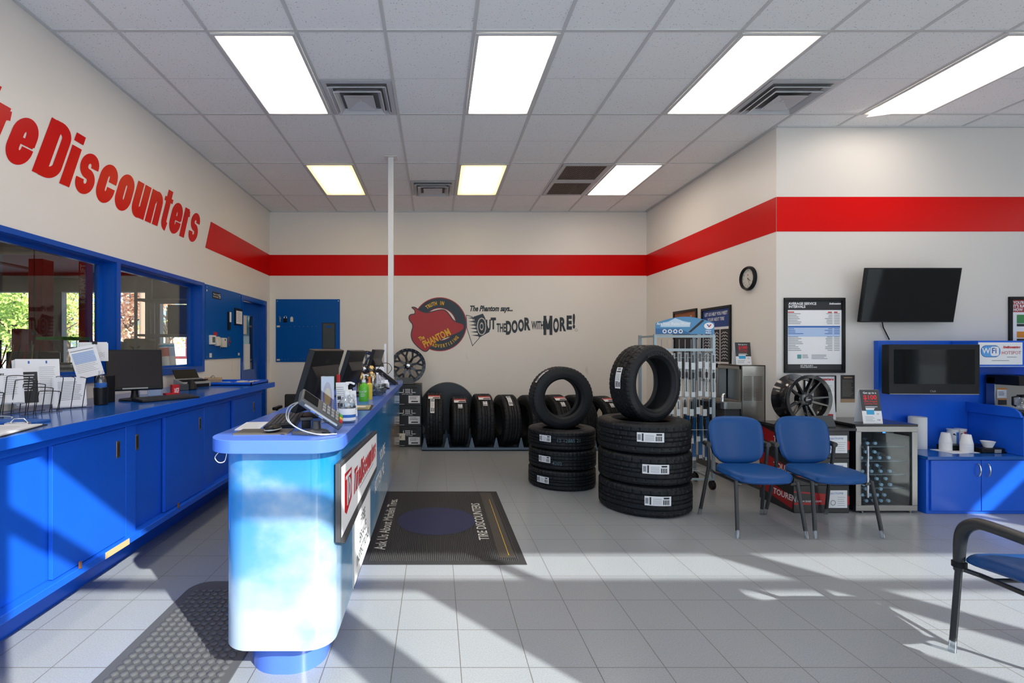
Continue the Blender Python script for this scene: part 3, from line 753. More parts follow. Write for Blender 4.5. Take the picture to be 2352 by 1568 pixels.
o = MB().at(T(-2.60, 3.02, ZT)).box(0.0, 0.02, -0.04, 0.04, 0.0, 0.055).build('wall_socket', PAPER2, None, bevel=0.004)
tag(o, 'cream electrical socket low on the wall behind the wire sorters', 'socket')
# clipboard at the left edge
t = thing('clipboard', 'clipboard with white papers lying at the near edge of the left counter', 'clipboard', T(-2.0, 2.28, ZT, R(12)))
MB().box(-0.13, 0.12, -0.18, 0.17, 0, 0.004).build('board', BLACKM, t)
MB().box(-0.12, 0.11, -0.175, 0.145, 0.004, 0.010).build('papers', PAPER, t)
s = MB(); s.use(INKG).lines(-0.10, 0.09, 0.10, 14, 0.018, 0.002, 0.0105); s.build('print', None, t, smooth=False)
MB().box(-0.05, 0.05, 0.14, 0.17, 0.004, 0.018).tube([(-0.04, 0.165, 0.014), (-0.02, 0.165, 0.035), (0.02, 0.165, 0.035), (0.04, 0.165, 0.014)], 0.003, 6).build('clip', CHROME, t, bevel=0.002)
o = MB().box(-2.25, -2.0, 2.50, 2.60, ZT, ZT + 0.012).build('blue_folder', INKB, None, bevel=0.002)
tag(o, 'flat blue folder beside the clipboard on the left counter', 'folder')
# cup holder + bottle + speaker
x, y, z = -2.25, 3.36, ZT
t = thing('cup_holder', 'black round cup holding a water bottle beside the form stack', 'cup', T(x, y, z))
MB().lathe([(0.034, 0), (0.040, 0.004), (0.043, 0.10), (0.043, 0.115), (0.039, 0.115), (0.036, 0.02)], 24).build('cup', BLACK, t)
t = thing('water_bottle', 'clear plastic water bottle standing in the black cup', 'bottle', T(x, y, z + 0.022))
MB().lathe([(0.030, 0), (0.033, 0.01), (0.033, 0.14), (0.024, 0.17), (0.013, 0.185), (0.013, 0.195)], 20).build('bottle', CLEAR, t)
MB().lathe([(0.0335, 0.095), (0.0338, 0.096), (0.0338, 0.125), (0.0335, 0.126)], 20, cap=False).build('label', INKB, t)
MB().lathe([(0.014, 0.193), (0.014, 0.207), (0.001, 0.207)], 16, cap=False).build('cap', WHITE, t)
t = thing('desk_speaker', 'black desktop speaker behind the tilted monitor on the left counter', 'speaker', T(-2.33, 3.52, z, R(-25)))
MB().prism(rrect(-0.045, 0.045, -0.05, 0.05, 0.015), 0, 0.19).build('body', BLACK, t, bevel=0.004)
MB().at(frame((0, -0.051, 0.12), (1, 0, 0), (0, 0, 1))).disc((0, 0), 0.032, 0.001).disc((0, -0.06), 0.02, 0.001).build('cone', DARKG, t)

# monitors
def monitor(label, m, w=0.42, h=0.34, tilt=0.2, stand_h=0.13, back='plain', screen=LCD, depth=0.055):
    """local: screen faces -y, width along x, base at z=0"""
    t = thing('computer_monitor', label, 'monitor', m)
    K = Matrix.Translation((0, 0, stand_h)) @ Matrix.Rotation(-tilt, 4, 'X')
    c = MB(K); c.box(-w / 2, w / 2, -0.012, 0.022, 0, h)
    c.build('casing', BLACK, t, bevel=0.004)
    bk = MB(K); ww, hh = w * 0.42, h
    vs = [(-w * .46, 0.022, .02), (w * .46, 0.022, .02), (w * .46, 0.022, h - .09), (-w * .46, 0.022, h - .09), (-w * .36, depth, .05), (w * .36, depth, .05), (w * .36, depth, h - .15), (-w * .36, depth, h - .15)]
    bk.add(vs, [(0, 1, 5, 4), (1, 2, 6, 5), (2, 3, 7, 6), (3, 0, 4, 7), (4, 5, 6, 7)]); bk.build('back_shell', BLACK, t, bevel=0.006)
    MB(K).box(-w / 2 + .014, w / 2 - .014, -0.0135, -0.0122, 0.022, h - .014).build('screen', screen, t)
    MB(K).box(-w / 2 + .10, w / 2 - .10, -0.0145, -0.012, 0.004, 0.014).build('control_strip', GREY, t)
    if back == 'letters':
        s = MB(K @ frame((0, 0.0235, h - 0.075), (-1, 0, 0), (0, 0, 1))); s.text('AOC', 0, 0, 0.034, 'CENTER', bold=0.02); s.build('lettering', DARKG, t, smooth=False)
        s = MB(K @ frame((0, depth + 0.001, 0.06), (-1, 0, 0), (0, 0, 1))); s.rect(-.02, .02, 0, .03); s.build('sticker', INKG, t, smooth=False)
    MB().tube([(0, 0.04, 0.012), (0, 0.045, stand_h * .6), (0, 0.03, stand_h + .06)], [0.03, 0.024, 0.02], 12).build('stand', BLACK, t)
    MB().at(T(0, 0.02, 0)).lathe([(0.10, 0), (0.105, 0.004), (0.10, 0.012), (0.04, 0.018), (0.0001, 0.018)], 28, cap=False).build('base', BLACK, t)
    return t
# monitor on the left counter: screen turned to the camera and to the room
monitor('black monitor with a dark screen on the left counter under the window', T(-2.20, 3.66, ZT, R(36)), 0.36, 0.305, 0.30, 0.075)
def frm(s, w, h):
    s.use(INK); s.rect(-w * .42, w * .42, h * .86, h * .875, .001); s.use(PALEB); s.rect(-w * .4, w * .4, h * .45, h * .8, .001); s.use(INKG); s.lines(-w * .4, w * .4, h * .78, 12, h * .055, .002, .0015)
leaning_sheets('taped_form', 'white form sheet hanging tilted off the left side of the monitor', 'papers', up(-2.36, 3.42, ZT + 0.19, R(44), 0.2) @ Matrix.Rotation(R(14), 4, 'Z'), 0.16, 0.215, 1, frm)
def hand(s, w, h):
    s.use(INKG)
    for k in range(3): s.strip([(-w * .35 + i * .008, h * .25 + .012 * k + .006 * math.sin(i * 2.1 + k)) for i in range(16)], .0016, .001)
t = leaning_sheets('clipped_note', 'handwritten white paper in a binder clip above the monitor by the window', 'papers', up(-2.42, 3.55, ZT + 0.29, R(42), 0.12), 0.17, 0.13, 2, hand)
MB().box(-.015, .015, .118, .14, -.006, .006).tube([(-.01, .13, 0), (-.012, .155, 0), (.012, .155, 0), (.01, .13, 0)], .0015, 6).build('binder_clip', BLACK, t)
MB().cyl((0, 0.04, -0.012), (0, -0.28, -0.03), 0.004).build('wire_holder', BLACK, t)

def keyboard(label, m, L=0.44, mt=BLACK):
    t = thing('keyboard', label, 'keyboard', m)
    MB().add([(-L/2, -.075, 0), (L/2, -.075, 0), (L/2, .075, 0), (-L/2, .075, 0), (-L/2, -.075, .010), (L/2, -.075, .010), (L/2, .075, .024), (-L/2, .075, .024)], [(0, 3, 2, 1), (4, 5, 6, 7), (0, 1, 5, 4), (2, 3, 7, 6), (0, 4, 7, 3), (1, 2, 6, 5)]).build('case', mt, t, bevel=0.003)
    k = MB(Matrix.Rotation(math.atan2(.014, .15), 4, 'X') @ T(0, 0, 0.017))
    for r_ in range(6):
        for c_ in range(20):
            if r_ == 0 and 4 < c_ < 11: continue
            x = -L/2 + .018 + c_ * (L - .036) / 19.6; k.box(x - .0085, x + .0085, -.062 + r_ * .0215, -.062 + r_ * .0215 + .017, 0, .006)
        if r_ == 0: k.box(-L/2 + .018 + 5 * (L - .036) / 19.6 - .008, -L/2 + .018 + 10 * (L - .036) / 19.6 + .008, -.062, -.045, 0, .006)
    k.build('keys', DARKG, t, smooth=False)
    return t
keyboard('black keyboard in front of the monitor on the left counter', T(-1.99, 3.70, ZT, R(58)), 0.43)
o = MB(T(-2.13, 4.02, ZT, R(50))).box(-.05, .05, -.03, .03, 0, .022).build('red_box', REDT, None, bevel=.001); tag(o, 'low red cardboard box behind the keyboard on the left counter', 'box')
t = thing('tire_sale_card', 'small red upright card reading TIRE SALE behind the keyboard', 'card', T(-2.12, 4.06, ZT, R(50)))
MB().box(-.028, .028, -.022, .022, 0, .085).build('card_box', REDT, t, bevel=.001)
s = MB(frame((0, -.0225, 0.0), (0, 0, 1), (-1, 0, 0))); s.text('TIRE', .006, -.006, .026, bold=.02).text('SALE', .006, -.026 + .004, .026, bold=.02); s.build('lettering', PAPER, t, smooth=False)
t = thing('paper_carton', 'white paper carton with blue print standing by the wall behind the monitor', 'box', T(-2.42, 4.16, ZT, R(50)))
MB().box(-.055, .055, -.04, .04, 0, .165).build('carton', PAPER, t, bevel=.001)
s = MB(frame((0, -.0405, 0), (1, 0, 0), (0, 0, 1))); s.use(INKG).lines(-.045, .04, .13, 9, .012, .003); s.use(INKB).rect(.03, .045, .14, .155, .0002); s.build('print', None, t, smooth=False)
o = MB(T(-2.28, 4.05, ZT, R(50))).box(-.05, .05, -.003, .003, 0, .08).build('pamphlet', PALEB, None); tag(o, 'pale green-blue pamphlet propped behind the monitor stand', 'pamphlet')
t = thing('card_terminal', 'small black payment terminal between the carton and the scanner on the left counter', 'terminal', T(-2.25, 4.60, ZT, R(40)))
MB().lathe([(.045, 0), (.05, .01), (.04, .05), (.02, .085), (.001, .09)], 20, cap=False).build('body', BLACK, t)
MB().box(-.12, -.03, -.04, .03, 0, .055).build('side_unit', DARKG, t, bevel=.004)
t = thing('document_scanner', 'silver and black document scanner by the wall on the left counter', 'scanner', T(-2.40, 4.93, ZT, R(60)))
MB().add([(-.15, -.08, 0), (.15, -.08, 0), (.15, .08, 0), (-.15, .08, 0), (-.15, -.08, .05), (.15, -.08, .05), (.15, .08, .085), (-.15, .08, .085)], [(0, 3, 2, 1), (4, 5, 6, 7), (0, 1, 5, 4), (2, 3, 7, 6), (0, 4, 7, 3), (1, 2, 6, 5)]).build('body', GREY, t, bevel=.008)
MB().box(-.12, .12, -.09, -.078, .005, .035).build('front_slot', BLACK, t, bevel=.002)
MB(Matrix.Translation((0, .07, .08)) @ Matrix.Rotation(R(-35), 4, 'X')).box(-.125, .125, 0, .008, 0, .11).build('paper_tray', BLACK, t, bevel=.003)
MB().box(-.13, .13, -.06, .05, .065, .075).build('lid', BLACK, t, bevel=.003)
t = thing('shallow_tray', 'shallow blue tray of loose papers at the far end of the left counter', 'tray', T(-2.20, 5.40, ZT))
MB().box(-.36, .30, -.25, .26, 0, .008).box(-.36, .30, -.25, -.24, 0, .03).box(-.36, .30, .25, .26, 0, .03).box(-.36, -.35, -.25, .26, 0, .03).box(.29, .30, -.25, .26, 0, .03).build('tray', BLUE, t)
q = MB()
for i in range(26): q.at(T(random.uniform(-.28, .22), random.uniform(-.2, .2), .010 + i * .0006, random.uniform(0, 3))).box(-.04, .04, -.02, .02, 0, .004)
q.build('loose_papers', PAPER2, t, smooth=False)
MB(T(-.25, .1, .02, .3, R(18))).box(-.09, .09, -.03, .03, 0, .035).build('notepad', CARD, t, bevel=.002)
MB().tube([(-.28, .1, .06), (-.25, .1, .085), (-.22, .1, .06)], .006, 8).build('clip', CHROME, t)

# blue board on the left wall with what hangs on it
o = MB(LEFTW(5.707, 1.33)).box(0, 1.023, 0, 0.86, 0, 0.012).build('wall_board', BOARD, None, bevel=.001); tag(o, 'blue painted board on the left wall between the window and the door', 'board')
for (yy, zz) in ((.03, .83), (.99, .83), (.03, .03), (.99, .03)):
    MB(LEFTW(5.707, 1.33)).cyl((yy, zz, .012), (yy, zz, .015), .006, 8).build('screw', CHROME, o)
def wthing(name, label, cat, y, z, off=0.012): return thing(name, label, cat, LEFTW(y, z, XL + off))
t = wthing('no_smoking_sign', 'small black no smoking sign at the top of the left wall board', 'sign', 5.98, 2.075)
MB().box(-.10, .12, -.028, .05, 0, .004).build('plate', BLACKM, t)
s = MB(); s.text('Thank You For', -.09, .016, .024, bold=.01, z=.0045).text('Not Smoking', -.09, -.012, .024, bold=.01, z=.0045); s.ring((.085, .010), .022, .027, .0045, 24); s.strip([(.068, .027), (.102, -.007)], .004, .005); s.rect(.07, .1, .006, .012, .0046); s.build('lettering', PAPER, t, smooth=False)
t = wthing('thermostat', 'white wall thermostat with a grey display, left one on the blue board', 'thermostat', 5.85, 1.555)
MB().box(-.07, .07, -.055, .055, 0, .028).build('case', WHITE, t, bevel=.006); MB().box(-.035, .04, -.03, .035, .028, .0295).build('display', mat('lcd_grey', (.12, .15, .14), .2), t)
t = wthing('horn_unit', 'cream curved alarm unit overlapping the white thermostat', 'alarm unit', 5.975, 1.54)
MB().prism(rrect(-.045, .055, -.055, .055, .05, 8, (.1, 1, 1, .1)), 0, .04).build('case', PAPER2, t, bevel=.006)
o = MB(LEFTW(5.93, 1.60, XL + .012)).box(-.02, .05, 0, .05, 0, .012).build('red_tag', REDT); tag(o, 'red tag sticking out above the cream alarm unit', 'tag')
t = wthing('room_controller', 'cream wall controller right of the alarm unit on the blue board', 'controller', 6.15, 1.53)
MB().box(-.06, .07, -.06, .055, 0, .03).build('case', PAPER2, t, bevel=.005); MB().box(.0, .03, .02, .042, .03, .031).build('display', DARKG, t)
t = wthing('push_button_plate', 'narrow steel plate with a red button on the blue board', 'switch', 6.345, 1.545)
MB().box(-.025, .025, -.06, .06, 0, .006).build('plate', STEEL, t, bevel=.001); MB().cyl((0, -.005, .006), (0, -.005, .014), .014).build('red_button', REDT, t)
o = MB(wthing('key_bunch', 'small bunch of keys hanging between the two wall controllers', 'keys', 6.06, 1.53).matrix_world)
kb = bpy.data.objects['key_bunch']
MB().ring((0, 0), .012, .014, .012).build('key_ring', CHROME, kb); MB(T(0, -.03, .01, .2)).box(-.006, .006, -.045, .02, 0, .002).at(T(.012, -.02, .013, -.3)).box(-.005, .005, -.04, .015, 0, .002).build('key', BRASS, kb)
t = wthing('key_fob_tag', 'black fob with a long white paper tag hanging on the blue board', 'key tag', 6.33, 1.86)
MB().box(-.03, .025, -.17, .06, 0, .02).build('fob', BLACK, t, bevel=.003); MB().box(-.012, .038, -.07, .055, .021, .023).build('paper_tag', PAPER, t); MB().ring((.012, .07), .012, .016, .022).build('ring', CHROME, t)
t = wthing('framed_certificate', 'small black frame with a typed certificate at the right edge of the blue board', 'frame', 6.62, 1.875)
MB().box(-.11, .12, -.11, .11, 0, .02).build('frame', BLACK, t, bevel=.003); MB().box(-.09, .105, -.095, .075, .0201, .0208).build('sheet', PAPER, t)
s = MB(); s.lines(-.07, .09, .055, 10, .013, .003, .0212); s.build('print', INKG, t, smooth=False)
for (yy, zz, L) in ((5.83, 1.37, .06), (6.66, 1.385, .05), (5.735, 2.12, .015)):
    o = MB(LEFTW(yy, zz, XL + .012)).box(-L / 2, L / 2, -.02 if L > .02 else -.01, .03 if L == .06 else .012, 0, .002).build('paper_label', PAPER2)
    tag(o, {.06: 'small cream label at the lower left corner of the left wall board', .05: 'small cream label at the lower right corner of the left wall board', .015: 'tiny cream sticker at the upper left corner of the left wall board'}[L], 'label')

# blue board on the back wall
B0 = lambda x, z, o=.012: BACKW(x, z, YB - o)
o = MB(BACKW(-2.54, 1.243)).box(0, 1.014, 0, .994, 0.001, .012).build('key_board', BOARD, None, bevel=.001); tag(o, 'square blue painted key board on the back wall left of the post', 'board')
for (a, b2) in ((.025, .965), (.99, .965), (.99, .025)): MB(BACKW(-2.54, 1.243)).cyl((a, b2, .012), (a, b2, .015), .006, 8).build('screw', CHROME, o)
hk = MB(BACKW(-2.54, 1.243))
for i in range(9): hk.cyl((.10 + i * .068, .562, .012), (.10 + i * .068, .562, .035), .0025, 6).cyl((.10 + i * .05, .045, .012), (.10 + i * .05, .045, .035), .0025, 6)
hk.build('hooks', BRASS, o)
t = thing('hanging_keys', 'two small keys hanging on a hook, leftmost item on the back wall key board', 'keys', B0(-2.475, 1.925)); MB().ring((0, .03), .010, .013, .006).build('key_ring', CHROME, t); MB(T(0, 0, .006, .15)).box(-.006, .006, -.05, .02, 0, .002).at(T(.01, 0, .009, -.2)).box(-.005, .005, -.045, .02, 0, .002).build('key', BRASS, t)
t = thing('padlock', 'black padlock with a steel shackle hanging on the back wall key board', 'padlock', B0(-2.386, 1.905)); MB().box(-.03, .028, -.035, .03, 0, .02).build('body', BLACK, t, bevel=.005); MB().tube([(-.018, .028, .01), (-.018, .048, .01), (-.009, .062, .01), (.009, .062, .01), (.018, .048, .01), (.018, .028, .01)], .005, 8).build('shackle', CHROME, t)
t = thing('key_label', 'cream key tag hanging right of the padlock', 'key tag', B0(-2.288, 1.92)); MB().prism([(-.022, -.04), (.022, -.04), (.022, .02), (.01, .04), (-.01, .04), (-.022, .02)], 0, .003).build('tag', PAPER2, t); MB().ring((0, .04), .006, .009, .004).build('ring', CHROME, t)
t = thing('hanging_clipboard', 'tall black plastic board with a hand slot hanging on the back wall key board', 'board', B0(-1.70, 1.655))
MB().box(-.105, .105, -.21, .21, 0, .012).build('rim', BLACKM, t, bevel=.002); MB().box(-.092, .092, -.195, .195, .012, .014).build('panel', mat('slate_plastic', (.04, .05, .05), .4), t); MB().prism(rrect(-.045, .045, .13, .16, .015), .014, .0145).build('hand_slot', BOARD, t)
for (xx, zz, cc, tx) in ((-2.50, 1.805, PAPER2, 'cream label at the left edge of the key board, middle height'), (-2.50, 1.275, PAPER2, 'cream label at the lower left corner of the key board'), (-1.615, 1.33, mat('orange_print', (.75, .45, .18), .6), 'orange printed label at the lower right of the key board')):
    o = MB(B0(xx, zz)).box(-.025, .025, -.012, .015, 0, .002).build('paper_label', cc); tag(o, tx, 'label')

# ============================================================ THINGS ON THE RECEPTION COUNTER  (z = ZR)
z = ZR
monitor('large black monitor seen from behind with three raised letters, nearest on the reception counter', T(-0.72, 2.86, z, R(-97)), 0.50, 0.345, 0.30, 0.05, 'letters')
monitor('black monitor seen from behind, middle one of three on the reception counter', T(-0.735, 4.04, z, R(-97)), 0.44, 0.32, 0.30, 0.065)
monitor('black monitor seen from behind, farthest on the reception counter beside the post', T(-0.70, 5.22, z, R(-97)), 0.42, 0.33, 0.30, 0.06)
t = thing('mouse_pad', 'grey brown mouse pad at the rounded end of the reception counter', 'mouse pad', T(-0.79, 2.30, z, R(3)))
MB().prism(rrect(-.12, .12, -.075, .075, .008), 0, .004).build('pad', mat('pad_cloth', (.10, .09, .08), .8), t)
t = thing('computer_mouse', 'black and silver computer mouse on the grey mouse pad', 'mouse', T(-0.745, 2.285, z + .004, R(75)))
MB().ball((0, 0, .014), .029, 10, .62, 1.75).build('shell', BLACK, t); MB().ball((0, 0, .0125), .0315, 10, .22, 1.72).build('side_band', SILV, t)
keyboard('black keyboard in front of the nearest reception monitor', T(-0.79, 2.62, z, R(-80)) , 0.44)
t = thing('paper_sheet_pad', 'printed form sheet lying at the left edge of the reception counter', 'papers', T(-0.91, 2.48, z, R(8)))
MB().box(-.055, .055, -.12, .12, 0, .003).build('sheets', PAPER, t); s = MB(); s.use(INKG); s.lines(-.048, .048, .10, 16, .013, .0015, .0034); s.build('print', None, t, smooth=False)
t = thing('self_inking_stamp', 'small black self-inking stamp between the mouse and the card reader', 'stamp', T(-0.605, 2.33, z, R(20)))
MB().box(-.02, .02, -.012, .012, 0.012, .05).build('housing', BLACK, t, bevel=.003); MB().box(-.012, .012, -.0125, .0125, .0, .014).build('clear_foot', CLEAR, t); MB().box(-.028, .028, -.016, .016, .05, .062).build('handle', DARKG, t, bevel=.003)
o = MB(T(-0.60, 2.235, z, R(-12))).box(-.04, .04, -.018, .018, 0, .014).build('black_usb_box', DARKG, None, bevel=.003); tag(o, 'flat black cable box at the rim of the reception counter', 'cable box')
# tilted payment terminal on a stand
t = thing('payment_terminal', 'dark grey payment terminal tilted on a round stand at the corner of the reception counter', 'payment terminal', T(-0.545, 2.27, z, R(28)))
MB().lathe([(.058, 0), (.06, .006), (.05, .014), (.022, .022), (.018, .055), (.0001, .055)], 28, cap=False).build('stand', DARKG, t)
K = T(0.02, 0, .105, 0, R(0), R(36)) @ Matrix.Rotation(R(30), 4, 'X')
MB(K).box(-.115, .115, -.055, .045, -.012, .022).build('body', mat('terminal_grey', (.09, .095, .10), .4), t, bevel=.008)
MB(K).box(-.105, -.03, -.04, .03, .022, .0235).build('display', SCREEN, t)
kk = MB(K)
for i in range(4):
    for j in range(3): kk.box(-.005 + i * .024, .012 + i * .024, -.04 + j * .024, -.022 + j * .024, .022, .027)
kk.build('keypad', GREY, t, bevel=.002)
kk = MB(K); kk.use(REDT).box(.091, .106, -.04, -.022, .022, .027); kk.use(YEL).box(.091, .106, -.016, .002, .022, .027); kk.use(GREEN).box(.091, .106, .008, .026, .022, .027); kk.build('colour_keys', None, t)
kf = MB(K); [kf.box(-.05 + i * .045, -.025 + i * .045, -.0575, -.055, -.004, .012) for i in range(3)]; kf.build('badge', CHROME, t, bevel=.001)
MB(K).cyl((-.09, -.066, .012), (.085, -.066, .014), .006, 10).build('stylus', SILV, t)
MB().tube([(-.08, -.03, .15), (-.13, -.04, .13), (-.14, -.05, .08), (-.10, -.06, .04), (-.04, -.07, .012), (.04, -.085, .005), (.07, -.09, .005)], .0028, 8).tube([(-.075, -.035, .155), (-.125, -.05, .12), (-.13, -.055, .07), (-.08, -.07, .03), (0.0, -.09, .006), (.06, -.08, .005)], .0028, 8).build('cord', GREY, t)
o = MB(T(-0.50, 2.235, z, R(-35))).box(-.03, .03, -.012, .012, 0, .012).build('black_pen_stub', BLACK, None, bevel=.003); tag(o, 'short black pen holder end beside the payment terminal', 'pen holder')
# acrylic display with a print
t = thing('acrylic_sign_holder', 'clear acrylic holder with a purple and gold oval print behind the payment terminal', 'sign holder', up(-0.565, 2.60, z, R(8), .07))
MB().box(-.031, .031, .004, .235, 0, .003).build('print_sheet', mat('lilac_card', (.45, .44, .60), .5), t)
s = MB(); s.use(mat('purple_ink', (.22, .14, .30), .5)).disc((0, .125), .024, .0035, 32, .085); s.use(mat('amber_ink', (.55, .33, .10), .5)).disc((0, .13), .016, .004, 24, .05); s.use(mat('olive_ink', (.16, .16, .08), .5)).disc((.003, .072), .020, .0045, 16, .012); s.build('oval_print', None, t, smooth=False)
MB().box(-.034, .034, 0, .24, -.003, -.001).box(-.034, .034, 0, .24, .006, .008).box(-.034, .034, 0, .004, -.03, .03).build('acrylic', CLEAR, t, bevel=.001)
# upright price cards
for k, (dx, dy, hh, yw, tx) in enumerate(((.0, 0, .20, 25, 'tallest'), (.03, .03, .15, 28, 'middle'), (.055, .05, .145, 30, 'right hand'))):
    t = leaning_sheets('price_card', tx + ' of three upright white printed price cards behind the sanitizer', 'card', up(-0.525 + dx, 2.78 + dy, z, R(yw), .14), .062, hh, 1, None, 'upright price cards')
    s = MB(); s.use(INK); s.rect(-.02, .02, hh * .25, hh * .42, .001).rect(-.02, .0, hh * .5, hh * .6, .001); s.build('picture', None, t, smooth=False)
o = MB(T(-.56, 2.86, z)).box(-.01, .01, -.01, .01, 0, .235).build('red_marker', REDT, None, bevel=.004); tag(o, 'red marker pen standing behind the tallest price card', 'marker')
# hand sanitizer pump bottle
def pump(t, zb, r, mtl, k=1.0):
    MB().lathe([(r, zb), (r, zb + .022 * k), (.006 * k, zb + .024 * k), (.005 * k, zb + .055 * k), (.001, zb + .055 * k)], 16, cap=False).tube([(0, 0, zb + .052 * k), (0, 0, zb + .064 * k)], .011 * k, 12).tube([(-.008 * k, 0, zb + .062 * k), (.02 * k, 0, zb + .064 * k), (.042 * k, 0, zb + .056 * k)], .0055 * k, 8).build('pump', mtl, t)
t = thing('sanitizer_bottle', 'clear pump bottle of hand sanitizer with a blue striped label at the counter edge', 'bottle', T(-0.463, 2.60, z))
MB().lathe([(.040, 0), (.044, .006), (.044, .09), (.040, .11), (.026, .128), (.016, .136), (.016, .146)], 28).build('bottle', CLEAR, t)
MB().lathe([(.038, .004), (.040, .1), (.001, .1)], 24, cap=False).build('gel', glass('gel', (.80, .88, .92), .05), t)
MB().lathe([(.0445, .015), (.0447, .016), (.0447, .075), (.0445, .076)], 28, cap=False).build('label', PAPER, t)
MB().lathe([(.0449, .030), (.0450, .031), (.0450, .044), (.0449, .045)], 28, cap=False).build('blue_stripe', INKB, t)
pump(t, .146, .017, WHITE, .95)
# menu mat
t = thing('counter_mat', 'dark counter mat with a pale printed rectangle in front of the green bottle', 'mat', T(-0.50, 3.25, z, R(4)))
MB().box(-.085, .085, -.14, .14, 0, .003).build('mat', BLACKM, t); s = MB(); s.use(mat('khaki_print', (.40, .36, .20), .5)).rect(-.07, .07, -.12, .12, .0035); s.use(PAPER2).rect(-.05, .04, -.02, .08, .004); s.use(mat('olive_print', (.2, .19, .1), .5)).rect(-.02, .06, -.10, -.03, .004); s.build('print', None, t, smooth=False)
t = thing('soap_bottle', 'green pump bottle with white lettering on the reception counter', 'bottle', T(-0.53, 3.66, z))
MB().lathe([(.034, 0), (.036, .006), (.036, .10), (.030, .118), (.015, .130), (.014, .138)], 24).build('bottle', mat('green_soap', (.10, .45, .02), .12), t)
s = MB(frame((0, -.0375, .045), (1, 0, 0), (0, 0, 1))); s.text('CucUP', 0, 0.022, .018, 'CENTER').lines(-.018, .018, .012, 3, .009, .002); s.build('lettering', PAPER, t, smooth=False)
pump(t, .138, .014, WHITE, .85)
t = thing('yellow_bottle', 'narrow yellow bottle right behind the green pump bottle', 'bottle', T(-0.508, 3.80, z))
MB().lathe([(.024, 0), (.024, .115), (.012, .125)], 20).build('bottle', mat('yellow_soap', (.62, .50, .04), .2), t); MB().lathe([(.009, .125), (.009, .17), (.001, .17)], 12, cap=False).build('orange_cap', mat('orange_cap', (.75, .16, .02), .4), t)
# fish bowl with pens
t = thing('glass_bowl', 'round clear fish bowl filled with grey wrapped sweets near the far end', 'bowl', T(-0.505, 4.13, z))
MB().lathe([(.055, 0), (.085, .02), (.104, .075), (.092, .13), (.066, .162), (.064, .172), (.074, .182)], 36, cap=False).build('bowl', glass('bowl_glass', (.86, .87, .90), .10), t)
q = MB()
for i in range(170):
    a, rr, hh = random.uniform(0, 6.28), random.random() ** .5, random.uniform(.01, .085)
    q.at(T(rr * .082 * math.cos(a), rr * .082 * math.sin(a), hh, random.uniform(0, 3), random.uniform(-1, 1))).box(-.018, .018, -.006, .006, -.004, .004)
q.use(mat('foil_wrap', (.16, .20, .22), .3, metal=.6)); cont = q
cont.mats = [MATS['foil_wrap']]; co = cont.build('wrapped_sweets', None, t, smooth=False); co['kind'] = 'stuff'
MB(T(.085, -.05, .10, .4, 1.2)).box(-.03, .03, 0, .03, 0, .001).build('tape_note', PAPER, t, smooth=False)
# two plain golden figurines
def figurine(label, m, k=1.0):
    t = thing('golden_figurine', label, 'figurine', m, 'golden figurines')
    MB().at(T(0, 0, 0)).lathe([(.030 * k, 0), (.030 * k, .012), (.024 * k, .016), (.0001, .016)], 20, cap=False).build('base', BLACK, t)
    b = MB()
    for s_ in (-1, 1): b.tube([(s_ * .012 * k, 0, .014), (s_ * .014 * k, 0, .055 * k), (s_ * .012 * k, 0, .09 * k)], [.010 * k, .011 * k, .013 * k], 10); b.tube([(s_ * .02 * k, 0, .145 * k), (s_ * .034 * k, -.004, .115 * k), (s_ * .022 * k, -.014, .09 * k)], [.009 * k, .008 * k, .007 * k], 10)
    b.lathe([(.014 * k, .075 * k), (.024 * k, .095 * k), (.026 * k, .13 * k), (.016 * k, .158 * k), (.008 * k, .165 * k)], 16); b.ball((0, 0, .187 * k), .027 * k, 10)
    b.build('body', GOLD, t)
    return t
figurine('gold figurine standing left of the fish bowl', T(-0.655, 4.30, z), 1.15)
figurine('gold figurine standing behind the fish bowl', T(-0.60, 4.62, z), 1.08)
t = thing('red_card_frame', 'small clear frame with a red card leaning between two reception monitors', 'frame', up(-0.66, 4.55, z + .05, R(20), -.15) @ Matrix.Rotation(R(12), 4, 'Z'))
MB().box(-.03, .03, 0, .10, 0, .004).build('frame', mat('pink_frame', (.45, .30, .28), .3), t); MB().rect(-.022, .018, .015, .085, .0045).build('card', REDT, t, smooth=False)
MB().cyl((0, 0, 0), (0, -.05, .0), .004).build('foot', CLEAR, t)
t = thing('payment_terminal', 'black payment terminal tilted on a stand at the far end of the reception counter', 'payment terminal', T(-0.50, 4.78, z, R(25)))
MB().lathe([(.055, 0), (.055, .01), (.02, .02), (.018, .06), (.0001, .06)], 20, cap=False).build('stand', BLACK, t)
MB(T(.02, 0, .11, 0, 0, R(38))).box(-.11, .11, -.05, .05, -.012, .022).build('body', BLACK, t, bevel=.006)
MB(T(.02, 0, .11, 0, 0, R(38))).box(-.09, -.02, -.035, .035, .022, .024).box(.0, .09, -.035, .035, .022, .026).build('keypad', DARKG, t)
MB().tube([(-.07, .0, .17), (-.02, 0, .24), (.05, 0, .24), (.08, 0, .19), (.04, 0, .14)], .003, 8).build('cord', BLACK, t)
for k, (dx, dy, hh, tx) in enumerate(((-.0, 0, .20, 'tall white leaflet stack behind the far payment terminal'), (.03, .10, .12, 'short white leaflet stack beside the post'))):
    leaning_sheets('leaflet_stack', tx, 'papers', up(-0.555 + dx, 5.05 + dy, z, R(25), .15), .08, hh, 3)
o = MB(T(-0.575, 5.655, z)).box(-.012, .012, -.012, .012, 0, .44).build('rolled_paper', PAPER); tag(o, 'long white paper strip standing upright against the white post', 'paper')
